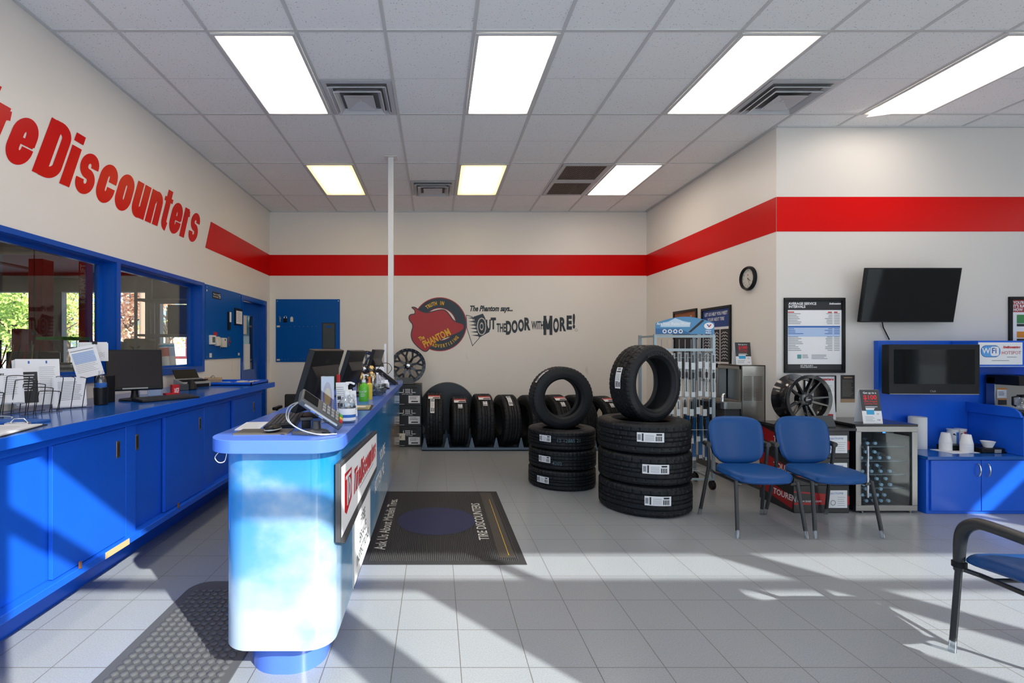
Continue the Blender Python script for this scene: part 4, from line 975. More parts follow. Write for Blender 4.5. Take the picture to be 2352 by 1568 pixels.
o = MB(T(-0.485, 5.40, z, .3)).box(-.06, .06, -.07, .07, 0, .03).build('charging_base', DARKG, None, bevel=.006); tag(o, 'low black charging base near the far end of the reception counter', 'charging base')
o = MB(T(-0.95, 4.9, z, .1)).box(-.06, .06, -.10, .10, 0, .045).build('black_desk_phone', BLACK, None, bevel=.01); tag(o, 'low black desk phone on the employee side of the reception counter', 'phone')
# office chair seen behind the counter end
t = thing('office_chair', 'black office chair between the two counters, only its arm in view', 'chair', T(-1.86, 6.55, 0))
MB().prism(rrect(-.22, .22, -.22, .22, .08), .44, .52).build('seat', BLACKM, t, bevel=.02); MB().box(-.19, .19, .2, .25, .6, .84).build('backrest', BLACKM, t, bevel=.02); MB().box(-.25, -.19, -.12, .14, .66, .70).build('armrest', BLACK, t, bevel=.012); MB().box(.19, .25, -.12, .14, .66, .70).build('armrest', BLACK, t, bevel=.012)
MB().cyl((-.22, 0, .5), (-.22, 0, .67), .015).cyl((.22, 0, .5), (.22, 0, .67), .015).cyl((0, .22, .46), (0, .24, .65), .02).build('arm_post', BLACK, t)
MB().cyl((0, 0, .1), (0, 0, .44), .025).build('column', BLACK, t)
for i in range(5):
    a = i * 2 * PI / 5 + .3; MB().tube([(0, 0, .11), (.27 * math.cos(a), .27 * math.sin(a), .07)], [.025, .015], 8).ball((.27 * math.cos(a), .27 * math.sin(a), .03), .03, 6).build('base_spoke', BLACK, t)
# ============================================================ TYRES AND WHEELS
def tyre_mesh(t, Rr, w, r_in, kind=0, n=204):
    """axis = local z, centred; tread blocks are cut by the ring function"""
    hw = w / 2; prof = [(r_in, -hw * .72), (r_in + .004, -hw * .80), (r_in + .012, -hw * .86), (r_in + .024, -hw * .95), (r_in + .028, -hw * .93), (r_in + .032, -hw * .965), ((r_in + Rr) / 2 - .012, -hw), ((r_in + Rr) / 2 - .010, -hw * 1.012), ((r_in + Rr) / 2 + .008, -hw * 1.012), ((r_in + Rr) / 2 + .010, -hw), (Rr - .045, -hw * .985), (Rr - .028, -hw * .95), (Rr - .014, -hw * .90), (Rr - .006, -hw * .83), (Rr - .001, -hw * .74)]
    tr = []; ng = 4; groove_j = set(); shoulder = set(range(11, 15))
    edges = [-.74, -.58, -.40, -.22, -.05, .05, .22, .40, .58, .74]
    for k in range(1, len(edges) - 1):
        pass
    zs = [-.66, -.52, -.48, -.46, -.42, -.30, -.17, -.13, -.11, -.07, 0, .07, .11, .13, .17, .30, .42, .46, .48, .52, .66]
    gv = {-.48, -.46, -.13, -.11, .11, .13, .46, .48}
    for q in zs:
        if q in gv: groove_j.add(len(prof))
        prof.append((Rr - (.011 if q in gv else 0) - .003 * abs(q), hw * q))
    a = [(r, -z_) for (r, z_) in prof[:15]][::-1]
    m0 = len(prof); prof += a; shoulder |= set(range(m0, m0 + 4))
    def rf(i, j, r, z_):
        if j in groove_j: return r
        q = z_ / hw
        ph = int(abs(q) * 6) if kind == 0 else 0
        if j in shoulder: return r - (.005 if (i % 4 == 0) else 0)
        if 15 <= j < m0: return r - ((.006 if kind == 0 else .003) if ((i + ph * (2 if q > 0 else 1)) % (6 if kind == 0 else 4) == 0) else 0)
        return r
    MB().lathe(prof, n, rf, cap=False).build('tread_and_sidewalls', RUBBER, t, sharp=22)
    s = r_in; MB().lathe([(s, -hw * .72), (s + .025, -hw * .60), (Rr - .03, -hw * .80), (Rr - .022, 0), (Rr - .03, hw * .80), (s + .025, hw * .60), (s, hw * .72)], 64, cap=False).build('inner_liner', BLACKM, t)
def curved_label(t, Rr, a0, a1, z0, z1, rot_text=False, blocks=True, name='sticker'):
    """paper sticker wrapped on the tread; angles in degrees round local z"""
    def patch(mb, b0, b1, y0, y1, off, n=6):
        vs = []
        for i in range(n + 1):
            a = R(b0 + (b1 - b0) * i / n)
            for y in (y0, y1): vs.append(((Rr + off) * math.cos(a), (Rr + off) * math.sin(a), y))
        mb.add(vs, [(2 * i, 2 * i + 2, 2 * i + 3, 2 * i + 1) for i in range(n)])
    s = MB(); s.use(PAPER); patch(s, a0, a1, z0, z1, .0025, 8)
    o = s.build(name, None, t)
    p = MB(); p.use(INK); D = a1 - a0; H = z1 - z0
    patch(p, a0 + D * .70, a0 + D * .92, z0 + H * .72, z0 + H * .9, .0035, 2)
    for k in range(4): patch(p, a0 + D * (.68 + .065 * k), a0 + D * (.72 + .065 * k), z0 + H * .12, z0 + H * .62, .0035, 1)
    patch(p, a0 + D * .18, a0 + D * .24, z0 + H * .1, z0 + H * .9, .0035, 1)
    p.use(INKG)
    for k in range(7): patch(p, a0 + D * .3, a0 + D * .62, z0 + H * (.15 + .1 * k), z0 + H * (.18 + .1 * k), .0035, 2)
    patch(p, a0 + D * .03, a0 + D * .14, z0 + H * .2, z0 + H * .8, .0035, 1)
    p.build('print', None, o, smooth=False)
CHALK = mat('chalk_white', (.10, .16, .20), .8)
def chalk_text(t, Rr, txt, a0, z0, size):
    m = MB(); m.text(txt, 0, 0, size, bold=.005)
    m.v = [Vector(((Rr + .003) * math.cos(R(a0) + v.x / Rr), (Rr + .003) * math.sin(R(a0) + v.x / Rr), z0 + v.y)) for v in m.v]
    m.build('stencil_numbers', CHALK, t, smooth=False)

def tyre_thing(label, m, Rr, w, r_in, kind=0, group=None):
    t = thing('car_tyre', label, 'tire', m, group); tyre_mesh(t, Rr, w, r_in, kind); return t
# small stack: three lying, one standing
cx, cy = 1.357, 5.42
h = .205
chs = [(None), ('42021', -112), ('12 12885 21', -106)]
for i, tx in enumerate(('bottom', 'middle', 'top')):
    t = tyre_thing('black tire lying flat, %s of three in the smaller stack left of the big stack' % tx, T(cx + (.0, .004, -.003)[i], cy, h * (i + .5), R(20 * i)), .355, h, .205, 1, 'tires of the smaller stack')
    t.rotation_euler[2] = 0
    curved_label(t, .355, -148 + 3 * i, -125 + 2 * i, -.035 + .01 * i, .03 + .01 * i)
    if i: chalk_text(t, .354, ('4202', '12 12885 21')[i - 1], -120 if i == 1 else -112, -.04 + .03 * (i - 1), .05)
def standing(label, x, y, zc, yaw, Rr, w, r_in, kind, roll=0):
    # axis turned to horizontal: local z points to -y then yawed
    return tyre_thing(label, Matrix.Translation((x, y, zc)) @ Matrix.Rotation(yaw, 4, 'Z') @ Matrix.Rotation(R(90), 4, 'X') @ Matrix.Rotation(roll, 4, 'Z'), Rr, w, r_in, kind)
t = standing('black tire standing upright on top of the smaller tire stack', 1.345, 5.42, .93 - .005, R(6), .335, .20, .200, 1)
curved_label(t, .335, 118, 150, .03, .085)
t.rotation_euler  # upright
# big stack
cx, cy = 1.93, 4.66
h = .27
for i, tx in enumerate(('bottom', 'middle', 'top')):
    t = tyre_thing('large black tire lying flat, %s of three in the big stack beside the chairs' % tx, T(cx + (.004, .0, -.008)[i], cy, h * (i + .5)), .405, h, .245, 0, 'tires of the big stack')
    curved_label(t, .405, -115 + (3, 1, -4)[i], -84 + (3, 1, -4)[i], -.02, .06)
t = standing('large black tire standing upright on top of the big tire stack', 1.93, 4.62, 1.135, R(27), .352, .25, .232, 0)
curved_label(t, .352, 155, 186, -.03, .03)
m = MB(); m.text('ENDEAVOR', 0, 0, .055, bold=.01)
m.v = [Vector(((.262 + v.y) * math.sin(v.x / .285 - .45), (.262 + v.y) * math.cos(v.x / .285 - .45), .1262)) for v in m.v]
m.build('raised_lettering', mat('raised_rubber', (.03, .032, .035), .45), t, smooth=False)

# row of tires in the floor rack along the back wall
RK = mat('rack_blue_grey', (.10, .15, .21), .45)
t = thing('tyre_rack', 'low blue-grey rack with dividers holding the row of tires by the back wall', 'rack', T(0, 7.42, 0))
MB().box(-.205, 3.15, -.30, -.28, 0, .045).box(-.205, 3.15, .28, .30, 0, .14).box(-.205, 3.15, -.30, .30, 0, .015).build('base_tray', RK, t, bevel=.002)
TX = [-.03, .335, .68, 1.03, 1.39, 1.74, 2.08, 2.43, 2.78]
dv = [(-.165)] + [(a + b2) / 2 for a, b2 in zip(TX, TX[1:])] + [3.0]
for x in dv:
    MB(frame((x, -.285, .015), (1, 0, 0), (0, 0, 1))).prism([(-.045, 0), (.045, 0), (.006, .17), (-.006, .17)], -.004, .004).at(frame((x, .27, .015), (1, 0, 0), (0, 0, 1))).prism([(-.045, 0), (.045, 0), (.006, .2), (-.006, .2)], -.004, .004).at(I4).box(x - .004, x + .004, -.28, .27, .015, .06).build('divider', RK, t)
protos = {}
spec = [(.385, .255, 0), (.355, .245, 1), (.378, .265, 0), (.372, .26, 1), (.37, .26, 0), (.372, .26, 1), (.372, .26, 0), (.362, .25, 1), (.36, .25, 0)]
ORD = ['first', 'second', 'third', 'fourth', 'fifth', 'sixth', 'seventh', 'eighth', 'ninth']
YAW = [0, 2, 4, 10, 14, 16, 18, 20, 22]
HT = mat('photo_print_red', (.42, .02, .02), .6)
def header_card(x, y, zt, yaw, label, drop):
    t = thing('tyre_card', label, 'card', Matrix.Translation((x, 7.42, zt)) @ Matrix.Rotation(yaw, 4, 'Z') @ Matrix.Rotation(R(30), 4, 'X') @ Matrix.Translation((0, .045, drop + .006)), 'red and white price cards on the row of tires')
    MB().box(-.085, .085, -.085, .0, 0, .003).build('card', PAPER, t, smooth=False)
    s = MB(); s.use(HT).rect(-.085, .085, -.030, -.002, .0035).rect(.0, .085, -.048, -.040, .0035); s.use(INK).rect(-.02, .08, -.078, -.055, .0035); s.build('print', None, t, smooth=False)
for i, (Rr, w, kd) in enumerate(spec):
    x = TX[i]; zc = Rr + .03; 
    t = thing('car_tyre', 'black tire standing in the back wall rack, %s from the left' % ORD[i], 'tire', Matrix.Translation((x, 7.42, zc)) @ Matrix.Rotation(R(90 + YAW[i]), 4, 'Z') @ Matrix.Rotation(R(90), 4, 'X'), 'row of tires in the back wall rack')
    tyre_mesh(t, Rr, w, .215, kd, 156)
    if i != 3: header_card(x, 7.42, zc, R(YAW[i]), 'red and white price card resting on the %s tire of the back row' % ORD[i], Rr)
    # paper label on the tread (angle measured in the tyre's own frame: tread front faces -y)
    A = {0: (124, 160, -.055, .005), 3: (108, 140, -.04, .02)}.get(i, (130, 142, -.03, .03))
    curved_label(t, Rr, A[0], A[1], A[2], A[3])
o = thing('round_black_disc', 'large flat black disc leaning on the back wall behind the first tires', 'disc', Matrix.Translation((.18, 7.895, .475)) @ Matrix.Rotation(R(90), 4, 'X'))
MB().lathe([(.445, -.03), (.45, 0), (.44, .03), (.001, .035)], 64, cap=False).lathe([(.45, -.03), (.001, -.03)], 64, cap=False).build('disc', mat('disc_black', (.012, .016, .022), .35), o)
ot = MB().box(.55, .62, 7.86, 7.93, 0, .28).build('white_wedge', WHITE); tag(ot, 'white wedge block on the floor behind the back row of tires', 'block')

# wheels
GB = mat('gloss_black', (.008, .008, .010), .18, coat=.5)
def wheel(label, m, Rr, w, style):
    """axis local z, face at +z"""
    t = thing('alloy_wheel', label, 'wheel', m, None); hw = w / 2
    MB().lathe([(Rr, hw), (Rr - .004, hw - .012), (Rr - .02, hw - .02), (Rr - .035, hw - .05), (Rr - .045, 0), (Rr - .03, -hw + .05), (Rr - .012, -hw + .02), (Rr, -hw), (Rr - .012, -hw), (Rr - .04, -hw + .05), (Rr - .055, 0), (Rr - .045, hw - .04), (Rr - .032, hw - .006), (Rr, hw)], 64, cap=False).build('barrel', GB, t)
    n = 8 if style == 'off' else 10
    zf = hw - .03
    MB().lathe([(.001, zf + .0), (.05, zf + .0), (.07, zf - .012), (.078, zf - .06), (.06, zf - .07), (.001, zf - .07)], 32, cap=False).build('hub', GB, t)
    for k in range(n):
        a = 2 * PI * k / n + (.2 if style == 'off' else .1)
        b = MB(Matrix.Rotation(a, 4, 'Z'))
        if style == 'off':
            rr = Rr - .035
            def beam(p, q, w0, w1, z0, z1, th):
                d = Vector((q[0] - p[0], q[1] - p[1])).normalized(); nx, ny = -d.y, d.x
                b.add([(p[0] + nx * w0 * 1.3, p[1] + ny * w0 * 1.3, z0 - th), (p[0] - nx * w0 * 1.3, p[1] - ny * w0 * 1.3, z0 - th), (q[0] - nx * w1 * 1.3, q[1] - ny * w1 * 1.3, z1 - th), (q[0] + nx * w1 * 1.3, q[1] + ny * w1 * 1.3, z1 - th),
                       (p[0] + nx * w0, p[1] + ny * w0, z0), (p[0] - nx * w0, p[1] - ny * w0, z0), (q[0] - nx * w1, q[1] - ny * w1, z1), (q[0] + nx * w1, q[1] + ny * w1, z1)],
                      [(4, 5, 6, 7), (0, 4, 7, 3), (1, 2, 6, 5), (2, 3, 7, 6), (0, 1, 5, 4)])
            beam((.05, 0), (rr * .66, 0), .016, .015, zf - .002, zf + .008, .04)
            for s_ in (-1, 1): beam((rr * .60, 0), (rr + .012, s_ * .062), .013, .014, zf + .008, zf + .012, .035)
        else:
            rr = Rr - .03
            s_ = 1 if k % 2 else -1
            b.add([(.045, -.014, zf - .045), (.045, .014, zf - .045), (rr, .010 + s_ * .022, zf + .0), (rr, -.010 + s_ * .022, zf + .0), (.045, -.011, zf - .008), (.045, .011, zf - .008), (rr, .006 + s_ * .022, zf + .024), (rr, -.006 + s_ * .022, zf + .024)],
                  [(4, 5, 6, 7), (0, 4, 7, 3), (1, 2, 6, 5), (0, 1, 5, 4), (2, 3, 7, 6), (0, 3, 2, 1)])
        b.build('spoke', GB, t, smooth=False)
    MB().lathe([(.030, zf), (.030, zf + .010), (.022, zf + .014), (.001, zf + .014)], 24, cap=False).build('centre_cap', CHROME if style == 'off' else GB, t)
    if style == 'off':
        lg = MB()
        for k in range(8):
            a = 2 * PI * k / 8; lg.ball((.060 * math.cos(a), .060 * math.sin(a), zf + .002), .0055, 6)
        for k in range(24):
            a = 2 * PI * k / 24; lg.ball(((Rr - .014) * math.cos(a), (Rr - .014) * math.sin(a), hw - .004), .006, 6)
        lg.build('rivets', CHROME, t)
        MB().lathe([(Rr - .045, hw - .014), (Rr - .042, hw - .004), (Rr - .002, hw + .0005)], 64, cap=False).build('rim_ring', GB, t)
    else:
        lg = MB()
        for k in range(5): a = 2 * PI * k / 5 + .3; lg.cyl((.048 * math.cos(a), .048 * math.sin(a), zf - .02), (.048 * math.cos(a), .048 * math.sin(a), zf - .003), .009, 8)
        lg.build('lug_holes', BLACKM, t)
        s = MB(); s.text('TOUREN', 0, -.005, .012, 'CENTER', bold=.02, z=zf + .0145); s.build('lettering', PAPER, t, smooth=False)
    return t
SF = Matrix.Rotation(R(90), 4, 'X')     # axis z -> -y (faces the camera)

def display_stand(label, m, mt=None):
    t = thing('wheel_stand', label, 'stand', m)
    MB(frame((0, -.10, 0), (1, 0, 0), (0, .25, 1))).prism([(-.13, 0), (.13, 0), (.115, .10), (-.09, .10)], -.003, .003).build('front_plate', mt or mat('slate_plate', (.035, .042, .05), .35), t)
    MB().box(-.13, .13, -.10, .10, 0, .006).build('base', BLACKM, t)
    return t
def wheel_box(label, m, w, d, h, style, group, note=False, flap=False):
    """carton: local x width, -y front"""
    t = thing('wheel_carton', label, 'box', m, group)
    kb = mat('black_carton', (.016, .018, .021), .35)
    MB().box(-w / 2, w / 2, 0, d, 0, h).build('carton', kb, t, bevel=.003)
    F = frame((0, -.001, 0), (1, 0, 0), (0, 0, 1)); s = MB(F)
    if style == 'fuel':
        s.use(PAPER)
        # FUEL wordmark in flat bars
        def bar(a, b2, c2, d2): s.rect(a, b2, c2, d2, .0005)
        x0, zz, H, L = -.13, h * .62, .055, .075
        bar(x0, x0 + .008, zz, zz + H); bar(x0, x0 + L, zz + H - .010, zz + H); bar(x0, x0 + L * .8, zz + H * .42, zz + H * .42 + .008)
        x0 += L + .02; bar(x0, x0 + .009, zz, zz + H); bar(x0, x0 + L, zz, zz + .009); bar(x0 + L - .009, x0 + L, zz, zz + H)
        x0 += L + .02; [bar(x0, x0 + L, zz + q * H, zz + q * H + .009) for q in (0, .42, .83)]
        x0 += L + .02; bar(x0, x0 + .009, zz, zz + H); bar(x0, x0 + L * .8, zz, zz + .009)
        s.text('OFF-ROAD', .01, zz - .026, .022, xs=1.5, z=.0005)
        s.rect(-w * .45, .05, .018, .022, .0005)
        s.build('lettering', None, t, smooth=False)
        l = MB(F); l.use(PAPER).rect(w / 2 - .19, w / 2 - .02, .035, .145, .0008); l.use(INK).lines(w / 2 - .17, w / 2 - .05, .13, 4, .012, .004, .0012, ).rect(w / 2 - .15, w / 2 - .05, .05, .068, .0012); l.build('shipping_label', None, t, smooth=False)
        MB(F).prism(rrect(w / 2 - .16, w / 2 - .06, h - .05, h - .025, .012), .0005, .001).build('hand_hole', DARKIN, t, smooth=False)
        if note:
            l = MB(F); l.use(PAPER2).rect(.02 - w / 2 + .16, .02 - w / 2 + .34, .10, .20, .0012); l.use(INK).text('1/8', -w / 2 + .24, .125, .06, xs=.8, shear=.3, z=.0018); l.build('paper_note', None, t, smooth=False)
    else:
        rp = mat('carton_red', (.42, .008, .012), .35)
        s.use(rp).poly([(-w / 2, h * .30), (w / 2, h * .30), (w / 2, h * .62), (-w / 2 + .03, h * .80), (-w / 2, h * .8)], .0004); s.use(kb).poly([(-w / 2, h * .38), (-.04, h * .38), (-.10, h * .70), (-w / 2, h * .74)], .0008)
        s.use(PAPER).text('www.touren.com', -w / 2 + .03, h * .40, .03, z=.0012, bold=.01); s.build('front_print', None, t, smooth=False)
        l = MB(F); l.use(PAPER).rect(.06, .225, .045, h - .04, .0014); l.use(INKB).text('3260-7703FMB', .065, h - .075, .024, xs=.85, z=.0018); l.use(INKG); l.ring((.10, .09), .018, .024, .0018, 20).lines(.14, .215, h - .10, 5, .018, .003, .0018); l.build('label', None, t, smooth=False)
        G = frame((-w / 2 - .001, 0, 0), (0, -1, 0), (0, 0, 1)); q = MB(G)
        q.use(rp).poly([(-d, h * .45), (-.02, h * .12), (-.0, h * .55), (-d, h * .95)], .0004); q.use(PAPER)
        q.text('TOUREN', -.27, h * .42, .075, xs=1.0, z=.001, bold=.02, shear=.1); q.build('side_print', None, t, smooth=False)
    return t
for i in range(3):
    wheel_box('black wheel carton with silver-white lettering, %s of the stack left of the row of tires' % ('bottom', 'middle', 'top')[i], T(-.52, 7.40, .002 + i * .306), .60, .48, .302, 'fuel', 'black cartons with white lettering', note=(i == 0))
for i in range(3):
    wheel_box('black wheel carton hidden behind the reception counter, %s of its stack' % ('bottom', 'middle', 'top')[i], T(-1.22, 6.85, .002 + i * .30), .52, .48, .296, 'fuel', 'black cartons behind the reception counter')
display_stand('black display stand holding the wheel on the stack of black cartons', T(-.46, 7.60, .922))
wheel('black off-road wheel with silver rivets on the carton stack right of the post', Matrix.Translation((-.425, 7.62, 1.195)) @ SF @ Matrix.Rotation(.05, 4, 'Z'), .262, .22, 'off')
display_stand('black display stand behind the middle reception monitor', T(-1.03, 7.05, .902))
wheel('black off-road wheel seen between the reception monitors', Matrix.Translation((-1.01, 7.08, 1.168)) @ SF @ Matrix.Rotation(.3, 4, 'Z'), .255, .22, 'off')
# ============================================================ RIGHT SIDE
# back wall mural: ring badge and slogan (painted on the wall)
kx = lambda v: (v - 539) / 709.5
ky = lambda v: (451 - v) / 709.5
mu = thing('wall_mural', 'painted round advertising badge with a slogan beside it on the back wall', 'mural', BACKW(.055, 1.84, YB - .001))
m = MB(); m.ring((0, 0), .262, .415, .001, 64); m.build('badge_ring', NAVY, mu, smooth=False)
m = MB(); m.ring((0, 0), .415, .428, .001, 64).ring((0, 0), .252, .262, .001, 64); m.build('badge_outline', mat('mural_red', (.42, .03, .035), .5), mu, smooth=False)
def wave(y0, y1): return None
bl = [(kx(x), ky(y)) for x, y in ((215, 258), (265, 258), (300, 290), (385, 325), (450, 310), (540, 285), (600, 290), (640, 330), (700, 420), (790, 440), (820, 470), (800, 520), (700, 570), (600, 600), (520, 640), (440, 700), (385, 772), (300, 715), (230, 640), (212, 560), (245, 460), (195, 405), (190, 360), (215, 338), (262, 338), (262, 290))]
def smoothp(p, it=2):
    for _ in range(it):
        q = []
        for i in range(len(p)):
            a, b2 = p[i], p[(i + 1) % len(p)]; q += [(a[0] * .75 + b2[0] * .25, a[1] * .75 + b2[1] * .25), (a[0] * .25 + b2[0] * .75, a[1] * .25 + b2[1] * .75)]
        p = q
    return p
bs_ = smoothp(bl)
m = MB(); m.poly(bs_, .0022); m.build('red_banner', MATS['mural_red'], mu, smooth=False)
m = MB(); m.strip(bs_, .014, .0026, closed=True); m.build('banner_outline', NAVY, mu, smooth=False)
def arc_text(mb, txt, r, amid, size, inside=False, z=.003, bold=.02, xs=1, step=None):
    n = len(txt); st = step or size * .80 / r
    for i, ch in enumerate(txt):
        if inside: a = amid + (i - (n - 1) / 2) * st; rot = a + PI / 2
        else: a = amid - (i - (n - 1) / 2) * st; rot = a - PI / 2
        if ch == ' ': continue
        mb.text(ch, 0, 0, size, 'CENTER', xs, bold, z=z) if False else None
        M0 = mb.M; mb.M = M0 @ T(r * math.cos(a), r * math.sin(a), 0, rot); mb.text(ch, 0, -size * .35 if not inside else -size * .35, size, 'CENTER', xs, bold, z=z); mb.M = M0
m = MB(); m.use(YEL)
arc_text(m, 'TRUTH IN', .338, R(104), .082, xs=.66, step=.112, bold=.035); arc_text(m, 'ADVERTISING', .342, R(-72), .075, True, xs=.62, step=.122, bold=.035)
m.build('ring_lettering', None, mu, smooth=False); m = MB(T(0, 0, 0, R(27))); m.use(YEL); m.fit('PHANTO', -.376, .005, -.23, -.112, .03, 0, .0034); shop_name(m, .016, -.228, .114, 'M', xs=.90, slant=0, z=.0034); m.build('banner_lettering', None, mu, smooth=False); m = MB(T(0, 0, 0, R(27))); m.use(YEL); m.fit('The', -.40, -.31, -.098, -.03, .04, .1, .0034); m.build('banner_small_lettering', None, mu, smooth=False)

m = MB(); X0 = -.055
kx = lambda v: (v - 539) / 709.5
ky = lambda v: (451 - v) / 709.5
m.fit('The Phantom says...', kx(880), kx(1360), ky(325), ky(240), .045, .30, .001); m.build('small_slogan_lettering', mat('mural_ink', (.022, .034, .045), .5), mu, smooth=False)
m = MB()
for tx, x0, x1, y1, y0 in (('O', 970, 1052, 388, 562), ('U', 1060, 1112, 398, 530), ('T', 1112, 1172, 375, 508), ('THE', 1178, 1283, 440, 540), ('D', 1283, 1345, 412, 570), ('O', 1347, 1416, 405, 550), ('O', 1420, 1486, 395, 535), ('R', 1490, 1560, 375, 520), ('WITH', 1570, 1708, 415, 508), ('M', 1706, 1806, 355, 572), ('O', 1814, 1880, 380, 545), ('R', 1888, 1960, 372, 530), ('E', 1966, 2026, 352, 512), ('!', 2034, 2062, 332, 500)):
    if tx == 'M':
        hh = ky(y1) - ky(y0); shop_name(m, kx(x0), ky(y0), hh, 'M', xs=(kx(x1) - kx(x0)) / (.72 * hh), slant=0, z=.002); continue
    m.fit(tx, kx(x0), kx(x1), ky(y0), ky(y1), .05 if len(tx) == 1 else .03, 0, .002)
m.build('slogan_lettering', mat('mural_ink', (.022, .034, .045), .5), mu, smooth=False)
m = MB(); m.prism([(.535, .12), (.685, .17), (.72, .10), (.79, -.12), (.63, -.21)], .0004, .0006); m.build('slogan_panel', NAVY, mu, smooth=False)
m = MB(); m.fit('O', kx(958), kx(1064), ky(574), ky(376), .12, 0, .0016); m.build('letter_halo', mat('mural_cream', (.55, .53, .50), .5), mu, smooth=False)
m = MB(); m.strip([(.42, .145), (.515, .12), (.63, -.215), (.52, -.34), (.43, -.06)], .010, .001, True)
for k in range(6): y = .11 - k * .055; m.poly([(.44 + k * .012, y - .01), (.565 + k * .014, y + .005), (.57 + k * .014, y - .03)], .001)
m.ring((kx(2075), ky(515)), .017, .021, .001, 20)
m.build('door_outline', NAVY, mu, smooth=False)

# clock
t = thing('wall_clock', 'round black wall clock with a white face on the wall right of the tires', 'clock', NOTCHW(-5.33, 2.20))
t.matrix_world = NOTCHW(5.33, 2.20)
MB().lathe([(.128, 0), (.130, .02), (.120, .038), (.104, .030), (.100, .014)], 48).build('case', BLACK, t)
MB().disc((0, 0), .104, .016, 40).build('dial', mat('dial', (.62, .60, .55), .5), t, smooth=False)
m = MB()
for k in range(12): a = PI / 2 - (k + 1) * PI / 6; m.text(str(k + 1), .083 * math.cos(a), .083 * math.sin(a) - .009, .026, 'CENTER', z=.017)
m.build('numerals', INK, t, smooth=False)
m = MB(); a = R(-68); m.strip([(0, 0), (.085 * math.cos(a), .085 * math.sin(a))], .004, .019); a = R(-38); m.strip([(0, 0), (.052 * math.cos(a), .052 * math.sin(a))], .007, .018); m.disc((0, 0), .007, .0195, 12); m.build('hands', INK, t, smooth=False)
m = MB(); m.disc((0, .036), .010, .0175, 12, .006); m.build('red_mark', REDT, t, smooth=False)

# framed posters
def framed(name, label, M0, w, h, fw=.03, fr=BLACK, gl=True):
    t = thing(name, label, 'poster', M0)
    f = MB()
    for (a, b2, c2, d2) in ((0, w, 0, fw), (0, w, h - fw, h), (0, fw, fw, h - fw), (w - fw, w, fw, h - fw)): f.box(a, b2, c2, d2, 0, .02)
    f.build('frame', fr, t, bevel=.003)
    MB().box(fw * .9, w - fw * .9, fw * .9, h - fw * .9, .003, .006).build('sheet', PAPER, t, smooth=False)
    return t
X0, Z0 = 3.405, 1.215; w_, h_ = .595, .735
t = framed('framed_poster', 'tall black framed poster headed AVERAGE SERVICE INTERVALS on the right wall', BACKW(X0, Z0, YR), w_, h_)
m = MB(); m.use(INK).rect(.03, w_ - .03, h_ - .12, h_ - .03, .0065).rect(.03, w_ - .03, .03, .085, .0065)
m.use(PAPER).text('AVERAGE SERVICE', .045, h_ - .068, .034, bold=.035, xs=.98, z=.007).text('INTERVALS', .045, h_ - .098, .034, bold=.035, xs=.98, z=.007)
shop_name(m, .44, h_ - .066, .018, end=.555, z=.007); m.text('GET FREE ALERTS', .16, .066, .016, bold=.02, z=.007).text('WHEN SERVICE IS DUE', .16, .05, .016, bold=.02, z=.007)
m.use(INKB).rect(.04, w_ - .045, .444, .460, .0068); m.use(PALEB).rect(.04, w_ - .045, .355, .444, .0068)
m.use(REDT).rect(.04, .10, h_ - .145, h_ - .135, .0068).rect(.43, .47, h_ - .147, h_ - .136, .0068).rect(.49, .525, h_ - .147, h_ - .136, .0068)
for k in range(23):
    y = h_ - .158 - k * .0163
    if k in (7,): continue
    if k == 13: continue
    m.use(INKB if 7 < k < 13 else INKG)
    m.rect(.042, .042 + random.uniform(.05, .15), y, y + .006, .0072).rect(.40 + random.uniform(0, .04), .475, y, y + .006, .0072).rect(.49, .545, y, y + .006, .0072)
m.use(mat('teal_ink', (.10, .32, .33), .6)).rect(.13, .17, .14, .18, .0072); m.use(INKG).lines(.18, .245, .178, 3, .013, .006, .0072).lines(.27, .43, .178, 4, .012, .005, .0072)
m.build('print', None, t, smooth=False)
t = framed('framed_notice', 'thin framed white notice with red shop lettering behind the black wheel', BACKW(3.60, .83, YR), .31, .36, .008)
m = MB(); m.use(REDT); shop_name(m, .03, .31, .025, end=.29, z=.007); m.use(INKG).lines(.03, .28, .28, 14, .016, .003, .007); m.build('print', None, t, smooth=False)
t = thing('dark_flyer', 'narrow black flyer with tan foot taped on the right wall under the service poster', 'flyer', BACKW(3.965, .925, YR)); MB().box(0, .138, 0, .268, 0, .002).build('sheet', mat('flyer_black', (.03, .03, .032), .6), t)
m = MB(); m.use(mat('tan_ink', (.36, .24, .14), .6)).rect(0, .138, 0, .035, .0025); m.lines(.03, .12, .25, 1, .02, .012, .0025); m.use(mat('dim_ink', (.25, .22, .18), .6)).lines(.015, .125, .22, 12, .014, .004, .0025); m.build('print', None, t, smooth=False)
t = framed('framed_poster', 'black framed red headed poster at the right edge of the picture above the coffee station', BACKW(5.605, 1.40, YR), .62, .56)
m = MB(); m.use(mat('maroon_ink', (.36, .03, .03), .6)).rect(.03, .59, .41, .53, .007); m.use(PAPER).text("YOU'RE NOT", .045, .49, .04, bold=.03, z=.0075, xs=.9).text("IT'S RAINING", .045, .455, .04, bold=.03, z=.0075, xs=.9).text('HOW QUICK', .045, .42, .04, bold=.03, z=.0075, xs=.9)
m.use(mat('green_ink', (.05, .25, .08), .6)).rect(.08, .3, .30, .385, .007); m.use(INK).rect(.08, .3, .27, .295, .007).rect(.08, .3, .12, .15, .007); m.use(mat('orange_ink', (.7, .25, .02), .6)).rect(.08, .3, .16, .22, .007); m.build('print', None, t, smooth=False)
